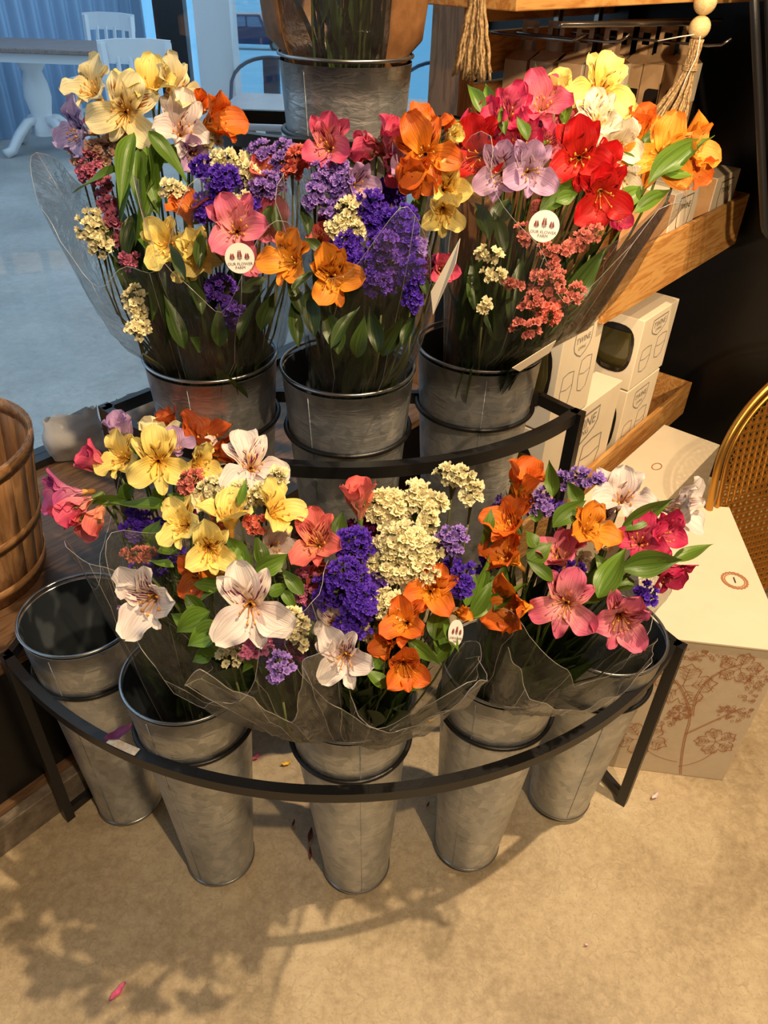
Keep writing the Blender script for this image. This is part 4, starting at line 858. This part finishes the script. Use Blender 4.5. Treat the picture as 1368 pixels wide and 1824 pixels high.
for i, n in enumerate((.035, .095, .150, .205)):
    hang_box(1.93, n, 1.232 + .004*i, .052, .26, .10, LBH[i] + ' kraft box from the wall on the right hook', badge=(i == 3))
for s, n0, n1, z in ((1.71, -.09, .20, 1.295), (1.98, -.09, .33, 1.285)):
    for off in (0,):
        part('hook', MB().tube([L(s, n0, z), L(s, n1-.05, z), L(s, n1-.02, z+.004), L(s, n1, z+.018)], .0035, 8), M_CHROME, disp)
part('hook', MB().tube([L(1.60, -.09, 1.30), L(1.60, .12, 1.30), L(1.60, .15, 1.315)], .0035, 8), M_CHROME, disp)
# bead garlands with jute tassels
def tassel(P, top_r, h, spread, lean, label, beads, n=34):
    """P: top of the tassel knot"""
    t = thing('bead_garland', label, 'garland', P - Vector((0, 0, h)))
    for z, r in beads:
        q = P + Vector((0, 0, z)); part('bead', MB().lathe([(r*math.sin(PI*k/12)+1e-4, -r*math.cos(PI*k/12)) for k in range(13)], q, 20), M_BEAD, t)
    if beads: part('cord', MB().tube([P, P + Vector((0, 0, beads[-1][0] + .06))], .0018, 6), M_JUTE, t)
    for i in range(n):
        a = R.uniform(0, 2*PI); q = math.sqrt(R.random()); e = Vector((math.cos(a)*spread*q, math.sin(a)*spread*q*.7, -h*R.uniform(.93, 1.03))) + lean
        e0 = Vector((math.cos(a), math.sin(a), 0))*top_r*q; neck = Vector((math.cos(a), math.sin(a), 0))*top_r*.8*q
        pts = []
        for k in range(14):
            u = k/13; c = e0*(1-u) + (neck + Vector((0, 0, -h*.3)))*u if False else None
            zz = u; xy = neck*(1-smooth((u-.28)/.8)) + Vector((e.x, e.y, 0))*smooth((u-.22)/.9) if u > .28 else e0*(1-u/.28) + neck*(u/.28)
            pts.append(P + Vector((xy.x + .0012*math.sin(k*2.4+i), xy.y + .0012*math.cos(k*2.4+i), e.z*zz)))
        part('strand', MB().tube(pts, [.0024 + .0006*math.sin(k*2.9+i) for k in range(14)], 5), M_JUTE, t)
    for k in range(4):
        z = -h*(.25 + .016*k); part('binding', MB().tube([P + Vector(((top_r+.0026)*math.cos(2*PI*i/18), (top_r+.0026)*math.sin(2*PI*i/18), z)) for i in range(18)], .0016, 6, closed=True), M_JUTE, t)
    return t
PB = L(1.68, .362, 1.345)
tg = tassel(L(1.68, .362, 1.318), .013, .185, .056, Vector((-.034, 0, 0)), 'jute tassel hanging under two round pale wooden beads', [(.020, .0215), (.063, .0225)], 40)
part('white_thread', MB().tube([L(1.66, .375, 1.325), L(1.655, .38, 1.29), L(1.65, .37, 1.25), L(1.64, .37, 1.225)], .0012, 5), M_STRING, tg)
part('white_thread', MB().tube([L(1.67, .37, 1.328), L(1.645, .34, 1.322), L(1.63, .30, 1.312)], .0012, 5), M_STRING, tg)
pl = aty(848, 0, 1.33); tassel(Vector((pl.x, pl.y, 1.46)), .012, .165, .036, Vector((0, 0, 0)), 'frayed jute tassel hanging beside the window post', [], 36)

# ================================================================ BOXES ON THE FLOOR
bb = thing('printed_carton', 'large cream-topped box with copper vine print on the floor', 'box', (.66, 1.2, 0))
fl_, fr_, br_, bl_ = Vector((.500, 1.035)), Vector((.768, 1.006)), Vector((.812, 1.462)), Vector((.600, 1.475))
def prism(q, z0, z1):
    return MB().add([Vector((p.x, p.y, z)) for z in (z0, z1) for p in q], [(3, 2, 1, 0), (4, 5, 6, 7), (0, 1, 5, 4), (1, 2, 6, 5), (2, 3, 7, 6), (3, 0, 4, 7)])
bevel(part('carton', prism((fl_, fr_, br_, bl_), 0, .408), M_FRONTCARD, bb, False), .002)
e1, e2 = (fr_-fl_).normalized()*.003, (br_-fr_).normalized()*.003
bevel(part('lid_panel', prism((fl_-e1-e2, fr_+e1-e2, br_+e1+e2, bl_-e1+e2), .408, .414), M_CREAM, bb, False), .0015)
X = Vector(((fr_-fl_).x, (fr_-fl_).y, 0)); W_B = X.length; X.normalize(); N = Vector((X.y, -X.x, 0)); O = Vector((fl_.x, fl_.y, 0)); vm = MB(); rv = random.Random(5)
def vleaf(cx, cy, r, rot):
    lobes = 5; pts = []
    for k in range(41):
        a = 2*PI*k/40; rr = r*(.62 + .30*abs(math.cos(a*lobes/2)) + .07*math.cos(a*15)); pts.append((cx + rr*math.cos(a+rot), cy + rr*math.sin(a+rot)))
    decal(vm, O, X, ZZ, N, pts, .0022)
    for k in range(lobes):
        a = 2*PI*k/lobes + rot; decal(vm, O, X, ZZ, N, [(cx, cy), (cx + r*.8*math.cos(a), cy + r*.8*math.sin(a))], .0012)
        for j in (.25, .42, .58, .70):
            for sg in (-.55, .55, -.85, .85): decal(vm, O, X, ZZ, N, [(cx + r*j*math.cos(a), cy + r*j*math.sin(a)), (cx + r*(j+.22)*math.cos(a+sg*.5), cy + r*(j+.22)*math.sin(a+sg*.5))], .0008)
def curve(p0, p1, p2, wd, n=14):
    pts = [((1-u)**2*p0[0] + 2*u*(1-u)*p1[0] + u*u*p2[0], (1-u)**2*p0[1] + 2*u*(1-u)*p1[1] + u*u*p2[1]) for u in [i/n for i in range(n+1)]]; decal(vm, O, X, ZZ, N, pts, wd)
def berries(cx, cy, w_, h_, n):
    for _ in range(n):
        x_, y_ = cx + rv.uniform(-w_, w_), cy + rv.uniform(-h_, h_); r = rv.uniform(.002, .0042)
        decal(vm, O, X, ZZ, N, [(x_ + r*math.cos(2*PI*k/8), y_ + r*math.sin(2*PI*k/8)) for k in range(9)], .0010)
for dx in (0, .0035): curve((.175+dx, .005), (.155+dx, .09), (.150+dx, .16), .0016); curve((.150+dx, .16), (.15+dx, .22), (.09+dx, .30), .0014); curve((.150+dx, .14), (.20+dx, .20), (.235+dx, .24), .0014); curve((.15+dx, .20), (.12+dx, .32), (.20+dx, .365), .0014)
curve((.160, .045), (.10, .05), (.075, .09), .0014); curve((.165, .03), (.21, .05), (.225, .10), .0014)
vleaf(.110, .285, .066, .3); vleaf(.068, .108, .060, 1.0); vleaf(.218, .128, .045, 2.); vleaf(.20, .352, .044, .2); vleaf(.035, .355, .030, 1.4); vleaf(.125, .205, .026, .9)
berries(.095, .175, .028, .014, 34); berries(.225, .22, .034, .022, 55); berries(.24, .31, .018, .05, 50); berries(.13, .375, .04, .014, 40); berries(.03, .22, .02, .03, 24)
part('vine_print', vm, M_COPPER, bb, False, 'copper line drawing of vine leaves and berries')
tm = MB(); cO = Vector((.735, 1.20, .4146)); ZT = Vector((0, 0, 1)); XT = X; YT = Vector((-X.y, X.x, 0)); 
for r in (.021, .019, .016): decal(tm, cO, XT, YT, ZT, [(1.25*r*(1+.05*math.sin(k*3))*math.cos(2*PI*k/40), 1.25*r*(1+.05*math.sin(k*3))*math.sin(2*PI*k/40)) for k in range(41)], .0022, .0004)
part('printed_seal', tm, M_COPPER, bb, False)
word(bb, cO, XT, YT, ZT, 0, 0, .026, 'I', M_INK)
bx = thing('white_carton', 'plain cream box below the lower tray, behind the large box', 'box', L(1.75, .47, 0))
bevel(part('carton', MB().lbox(1.40, 1.985, .425, .60, 0, .300), M_CREAM, bx, False), .002)
sm = MB(); O2 = L(1.74, .51, .3005); decal(sm, O2, UX, NX, -ZZ, [(.02*math.cos(k*.5), .012*math.sin(k*.5)) for k in range(14)], .003, -.0006); part('printed_seal', sm, M_COPPER, bx, False)

# gold lattice back
gd = thing('gold_lattice_chair', 'gold metal arched lattice backrest behind the large box', 'chair', (1.02, 1.42, 0))
gc = Vector((1.03, 1.50)); gx = Vector((.93, .37, 0)).normalized(); gy = Vector((-.06, .12, 1)).normalized(); gz = gx.cross(gy)
def GP(u, v): return Vector((gc.x, gc.y, 0)) + gx*u + gy*v
GW, G0, GH = .26, .10, .70
def arch(inset, n=50):
    return [GP((GW-inset)*math.cos(PI - PI*k/n), G0 + (GH-G0-.18) + (.18+.06-inset)*math.sin(PI*k/n)) for k in range(n+1)]
for ins, r in ((0, .009), (.022, .005)):
    a = arch(ins); part('frame_tube', MB().tube([GP(-(GW-ins), 0 if ins == 0 else .12)] + a + [GP(GW-ins, 0 if ins == 0 else .12)], r, 8), M_GOLD, gd)
part('frame_scroll', MB().tube([GP(-GW+.0, .22), GP(-GW+.022, .235), GP(-GW+.04, .25)], .004, 6), M_GOLD, gd)
lm = MB(); st_ = .0235
def inside(u, v):
    if v < .12: return False
    vt = G0 + GH-G0-.18
    if v < vt: return abs(u) < GW-.03
    return (u/(GW-.03))**2 + ((v-vt)/(.21))**2 < 1
nu = int(2*GW/st_)+1
for i in range(-nu, nu):
    for j in range(0, 50):
        u, v = i*st_*.78, .10 + j*st_*.78
        if not inside(u, v): continue
        a = st_*.40
        q = [GP(u-a*.7, v-a*.7), GP(u+a*.7, v-a*.7), GP(u+a*.7, v+a*.7), GP(u-a*.7, v+a*.7)]; q2 = [GP(u-a*.35, v-a*.35), GP(u+a*.35, v-a*.35), GP(u+a*.35, v+a*.35), GP(u-a*.35, v+a*.35)]
        lm.add(q + q2, [(0, 1, 5, 4), (1, 2, 6, 5), (2, 3, 7, 6), (3, 0, 4, 7)])
for i in range(-nu, nu):
    u = (i+.5)*st_*.78; vs = [v for v in [.12 + .01*k for k in range(60)] if inside(u, v)]
    if len(vs) > 2: lm.bar([GP(u, vs[0]), GP(u, vs[-1])], .002, .0022)
for j in range(50):
    v = .10 + (j+.5)*st_*.78; us = [u for u in [-.25 + .01*k for k in range(51)] if inside(u, v)]
    if len(us) > 2: lm.bar([GP(us[0], v), GP(us[-1], v)], .002, .0022)
lo = part('lattice', lm, M_GOLD, gd, False, kind='stuff')
lo.modifiers.new('metal', 'SOLIDIFY').thickness = .0015
# black framed mirror at the right edge
mf = thing('leaning_mirror', 'black tube-framed glossy panel leaning at the right edge', 'mirror', (1.1, 1.8, .9))
def MPt(px, py): return aty(px, py, 1.8)
p0, p1 = MPt(1346, 60), MPt(1362, 400); ed = (p1-p0).normalized(); rt = Vector((1, .15, 0)) ; rt = (rt - ed*rt.dot(ed)).normalized()
pts = [p0 - ed*.25, p0, p1] + [p1 + ed*.045*math.sin(a*PI/2/5) + rt*.045*(1-math.cos(a*PI/2/5)) for a in range(1, 6)] + [p1 + ed*.045 + rt*.5]
part('frame_tube', MB().tube(pts, .009, 10), M_BLACK, mf); part('frame_tube', MB().tube([q + rt*.024 + Vector((0, -.01, 0)) - ed*.02 for q in pts], .008, 10), M_BLACK, mf)
fn = rt.cross(ed).normalized()
part('glossy_panel', MB().add([p0 - ed*.25 + rt*.03, p1 + ed*.03 + rt*.03, p1 + ed*.03 + rt*.5, p0 - ed*.25 + rt*.5], [(0, 1, 2, 3)]), mat('dark_glossy_panel', (70, 54, 46), .12, .3), mf, False).modifiers.new('t', 'SOLIDIFY').thickness = .004

# ================================================================ SILL ITEMS
bc = L(.205, -.30, .42); bk = thing('bushel_basket', 'round woven veneer bushel basket with wire handle on the sill', 'basket', bc)
BR0, BR1, BHt = .150, .192, .30
for k in range(26):
    a0, a1 = 2*PI*(k+.01)/26, 2*PI*(k+.99)/26; P = []
    for i in range(5):
        u = i/4; r = BR0 + (BR1-BR0)*u; P.append([bc + Vector(((r+o)*math.cos(a), (r+o)*math.sin(a), .004 + BHt*u)) for a, o in ((a0, 0), ((a0+a1)/2, .001), (a1, 0))])
    o = part('stave', MB().grid(P), M_STAVE, bk); o.modifiers.new('t', 'SOLIDIFY').thickness = .0025
part('basket_bottom', MB().lathe([(.001, .004), (BR0, .004), (BR0, .010), (.001, .010)], bc, 32), M_STAVE, bk)
for z, hh in ((.02, .026), (.13, .022), (.278, .026)):
    for sg in ((1,) if z < .27 else (1, -1)):
        r0 = BR0 + (BR1-BR0)*z/BHt + .003*sg; r1 = BR0 + (BR1-BR0)*(z+hh)/BHt + .003*sg
        o = part('hoop', MB().lathe([(r0, z), (r1, z+hh)], bc, 48), M_HOOP, bk); o.modifiers.new('t', 'SOLIDIFY').thickness = .002
hd = []
for k in range(15):
    a = -.15 - .75*k/14*PI/2*1.1; hd.append(bc + Vector(((BR1+.006)*math.cos(a-.35), (BR1+.006)*math.sin(a-.35), .265 + .045*math.sin(PI*k/14))))
part('wire_handle', MB().tube(hd, .003, 6), M_CHROME, bk)
cb = thing('cloth_bundle', 'rosy cloth heaped inside the bushel basket', 'cloth', bc + Vector((0, 0, .05)))
P = []
for i in range(12):
    r = .135*i/11; P.append([bc + Vector((r*math.cos(2*PI*k/30), r*math.sin(2*PI*k/30), .17 + .05*noise.noise(Vector((r*14*math.cos(2*PI*k/30), r*14*math.sin(2*PI*k/30), 2))) - .08*(i/11)**3)) for k in range(30)])
part('cloth', MB().grid(P, closed=True), M_PINKCLOTH, cb)
def bag(c, ax, h, label, seed, m=M_BAG, yaw=0.):
    """crumpled plastic bag: pillow with pinched top edge"""
    P = []; n, mm_ = 16, 28; R3 = Matrix.Rotation(yaw, 3, 'Z')
    for i in range(n):
        u = i/(n-1); wd = ax[0]*(1 - .10*u)*(.85 + .15*math.sin(PI*u)); dp = ax[1]*(math.sin(PI*min(1, .12 + u*.88)) + .04); row = []
        for j in range(mm_):
            a = 2*PI*j/mm_; q = Vector((wd*math.copysign(abs(math.cos(a))**.6, math.cos(a)), dp*math.sin(a), h*u + (.006*math.sin(j*1.3+seed) if i == n-1 else 0)))
            nz = noise.noise_vector(q*16 + Vector((seed, 0, 0)))*.014; q = q + nz; q.z = max(q.z, 0.001); row.append(c + R3 @ q)
        P.append(row)
    return single('plastic_bag', MB().grid(P, closed=True), m, label, 'bag', 'plastic bags on the window sill')
c = atz(140, 815, .421); bag(c, (.075, .035), .125, 'standing cloudy plastic bag with pale contents beside the basket', 1, yaw=.5)
c = atz(220, 800, .421); bag(c, (.09, .045), .07, 'flat crumpled clear plastic bag behind the rack corner', 5, yaw=.3)
c = atz(262, 748, .421); bag(c, (.08, .04), .09, 'crinkled plastic bag behind the left middle-tier bucket', 9, yaw=.7)

# ================================================================ OUTSIDE
# corrugated wall
C0, C1 = Vector((-5.0, 3.4)), Vector((-2.62, 9.2)); dv = (C1-C0); ln = dv.length; dv.normalize(); nv = Vector((dv.y, -dv.x)); rows = [[], []]
nseg = int(ln/.0225)
for i in range(nseg+1):
    p = C0 + dv*ln*i/nseg + nv*.035*math.sin(i*PI/2*.5); rows[0].append(Vector((p.x, p.y, .0))); rows[1].append(Vector((p.x, p.y, 3)))
cw = struct('wall_corrugated', MB().grid(rows), M_CORR, True)
struct('wall_patio_trim', MB().box((-2.30, 8.95, 1.5), (.30, .16, 3.0)), mat('black_post_paint', (24, 26, 32), .5))
struct('column', MB().box((-1.78, 8.6, 1.5), (.34, .34, 3.0)), M_STUCCO)
# pedestal table
tc_ = atz(88, 268, 0); tb = thing('pedestal_table', 'white pedestal table with wooden top outside the window', 'table', tc_)
bevel(part('tabletop', MB().box((tc_.x + .12, tc_.y, .755), (1.05, .72, .035)), M_TABTOP, tb, False), .008)
part('apron', MB().box((tc_.x + .12, tc_.y, .705), (.95, .62, .065)), M_WHITEP, tb, False)
part('pedestal', MB().lathe([(.09, .12), (.10, .20), (.075, .24), (.085, .30), (.105, .40), (.095, .50), (.07, .58), (.10, .62), (.12, .68)], (tc_.x, tc_.y, 0), 20), M_WHITEP, tb)
for k in range(4):
    a = PI/4 + k*PI/2 + .2; cx, sx = math.cos(a), math.sin(a)
    part('foot', MB().bar([tc_ + Vector((cx*r, sx*r, z)) for r, z in ((.05, .24), (.14, .23), (.24, .15), (.33, .05), (.40, .03))], .05, .06), M_WHITEP, tb)
def slat_chair(loc, yaw, label):
    t = thing('slat_back_chair', label, 'chair', loc); Rz = Matrix.Rotation(yaw, 3, 'Z'); o = Vector(loc)
    def T(v): return o + Rz @ Vector(v)
    bevel(part('seat', MB().box(T((0, 0, .45)), (.46, .44, .035), Rz), M_WHITEP, t, False), .01)
    for x in (-.20, .20):
        part('leg', MB().bar([T((x, -.19, 0)), T((x, -.19, .44))], .045, .045), M_WHITEP, t, False)
        part('back_post', MB().bar([T((x, .20, 0)), T((x, .21, .45)), T((x*1.05, .27, .90))], .045, .035), M_WHITEP, t, False)
        part('stretcher', MB().bar([T((x, -.18, .2)), T((x, .2, .2))], .02, .03), M_WHITEP, t, False)
    part('top_rail', MB().bar([T((-.23, .275, .85)), T((-.1, .29, .86)), T((.1, .29, .86)), T((.23, .275, .85))], .03, .13), M_WHITEP, t, False)
    part('lower_rail', MB().bar([T((-.2, .225, .56)), T((.2, .225, .56))], .02, .04), M_WHITEP, t, False)
    for x in (-.12, -.04, .04, .12): part('slat', MB().bar([T((x, .225, .56)), T((x, .28, .82))], .035, .012), M_WHITEP, t, False)
slat_chair((-1.66, 5.55, 0), .35, 'larger white slat-back chair nearest the window outside')
slat_chair((-2.62, 7.65, 0), -.1, 'white slat-back chair behind the pedestal table outside')
# second table and tub chairs
tt = thing('patio_table', 'round-edged pale wooden patio table outside behind the top bucket', 'table', (-.3, 4.45, 0))
bevel(part('tabletop', MB().box((-.25, 4.45, .745), (1.35, .95, .03)), mat('pale_table_top', (190, 186, 192), .35), tt, False), .01)
for x in (-.85, .35):
    for y in (4.07, 4.83): part('leg', MB().bar([Vector((x, y, 0)), Vector((x, y, .73))], .04, .04), M_NAVY, tt, False)
def tub(loc, yaw, label):
    t = thing('metal_armchair', label, 'chair', loc, 'metal armchairs around the patio table'); Rz = Matrix.Rotation(yaw, 3, 'Z'); o = Vector(loc)
    def T(v): return o + Rz @ Vector(v)
    bevel(part('seat', MB().box(T((0, 0, .44)), (.36, .36, .012), Rz), M_NAVY, t, False), .004)
    pts = [T((-.22, -.16, .66))] + [T((.24*math.cos(PI - PI*k/14), .05 + .19*math.sin(PI*k/14), .68 + .20*math.sin(PI*k/14)**.6)) for k in range(15)] + [T((.22, -.16, .66))]
    part('back_hoop', MB().tube(pts, .011, 8), M_NAVY, t)
    part('back_splat', MB().bar([T((0, .18, .45)), T((0, .245, .87))], .15, .006), M_NAVY, t, False)
    for x in (-.17, .17):
        for y in (-.17, .17): part('leg', MB().tube([T((x, y, .44)), T((x*1.25, y*1.25, 0))], [.02, .012], 8), M_NAVY, t)
        part('arm_post', MB().tube([T((x*1.3, -.16, .665)), T((x, -.16, .45))], .009, 6), M_NAVY, t)
tub((-.80, 5.25, 0), .05, 'dark metal armchair behind the patio table, left of the top bucket')
tub((.22, 5.35, 0), -.2, 'dark metal armchair behind the patio table, right of the top bucket')
# parked vehicle
cx0, cy0, cz0 = -8.5, 50.0, -3.40
cr = thing('car', 'dark blue pickup parked across the lot outside', 'car', (cx0, cy0, cz0))
prof = [(-2.5, .35), (-2.5, .95), (-2.3, 1.05), (-1.25, 1.12), (-.75, 1.72), (.75, 1.76), (1.05, 1.15), (2.45, 1.12), (2.55, .95), (2.55, .35)]
def extr(pr, y0, y1):
    n = len(pr); return MB().add([(cx0 + x, cy0 + y, cz0 + z) for y in (y0, y1) for x, z in pr], [tuple(range(n)), tuple(range(2*n-1, n-1, -1))] + [(i, n+i, n+(i+1) % n, (i+1) % n) for i in range(n)])
bevel(part('body', extr(prof, -.95, .95), M_CAR, cr, False), .06)
part('side_window', extr([(-1.05, 1.18), (-.68, 1.62), (-.05, 1.64), (-.05, 1.18)], -.965, -.94), M_CARGLASS, cr, False)
part('side_window', extr([(.05, 1.18), (.05, 1.64), (.66, 1.64), (.86, 1.18)], -.965, -.94), M_CARGLASS, cr, False)
for x in (-1.6, 1.6):
    for y in (-.9, .9):
        wmb = MB().tube([(cx0+x, cy0+y-.12, cz0+.38), (cx0+x, cy0+y+.12, cz0+.38)], .38, 24); wh = part('wheel', wmb, M_TYRE, cr, False)
        part('hub', MB().tube([(cx0+x, cy0+y-.14, cz0+.38), (cx0+x, cy0+y+.14, cz0+.38)], .22, 16), M_CHROME, wh, False)

# ================================================================ FALLEN PETALS
M_PP = mat('fallen_pink_petal', (196, 84, 128), .6); M_YP = mat('fallen_yellow_petal', (236, 190, 40), .6); M_BP = mat('withered_petal', (120, 60, 48), .7); M_WP = mat('fallen_white_petal', (226, 196, 204), .6); M_VP = mat('fallen_violet_petal', (92, 36, 92), .6)
def fallen(px, py, ln, ang, m, label, z=0., wd=.35):
    c = atz(px, py, z); P = []; l_ = ln
    for i in range(8):
        t_ = i/7; w_ = wd*l_*.5*math.sin(PI*min(.97, t_*.9+.05))
        P.append([c + Matrix.Rotation(ang, 3, 'Z') @ Vector(((t_-.5)*l_, q*w_, .0015 + .006*q*q + .010*abs(t_-.5) + .002*math.sin(i*2+px))) for q in (-1, -.4, .3, 1)])
    o = single('fallen_petal', MB().grid(P), m, label, 'petal', 'petals dropped on the floor'); o.location.z = max(o.location.z, z + .001); o.modifiers.new('t', 'SOLIDIFY').thickness = .0006
fallen(211, 1770, .035, 1.0, M_PP, 'large pink petal alone on the floor at the front left')
fallen(1165, 1422, .022, .6, M_WP, 'small pale petal on the floor by the printed box')
fallen(1044, 1686, .010, .2, M_WP, 'tiny pale fleck on the open floor at the front right')
fallen(510, 1364, .022, .3, M_YP, 'yellow petal on the floor left of the front centre bucket')
fallen(766, 1287, .020, 0, M_YP, 'yellow petal on the floor between the centre and right buckets')
fallen(457, 1352, .024, .9, M_PP, 'pink petal under the rack beside the second bucket')
fallen(553, 1492, .030, 1.5, M_BP, 'withered brown petal left of the front bucket foot')
fallen(553, 1525, .026, 1.7, M_BP, 'lowest of the withered petals beside the front bucket', wd=.25)
fallen(523, 1470, .014, 1.3, M_BP, 'small dark petal scrap under the curved rail')
fallen(762, 1437, .010, 1.0, M_BP, 'dark speck of petal right of the front bucket')
fallen(213, 1312, .045, .7, M_VP, 'wilted violet petal draped over the curved front rail', T1Z + .014, .4)
bpy.context.view_layer.update()
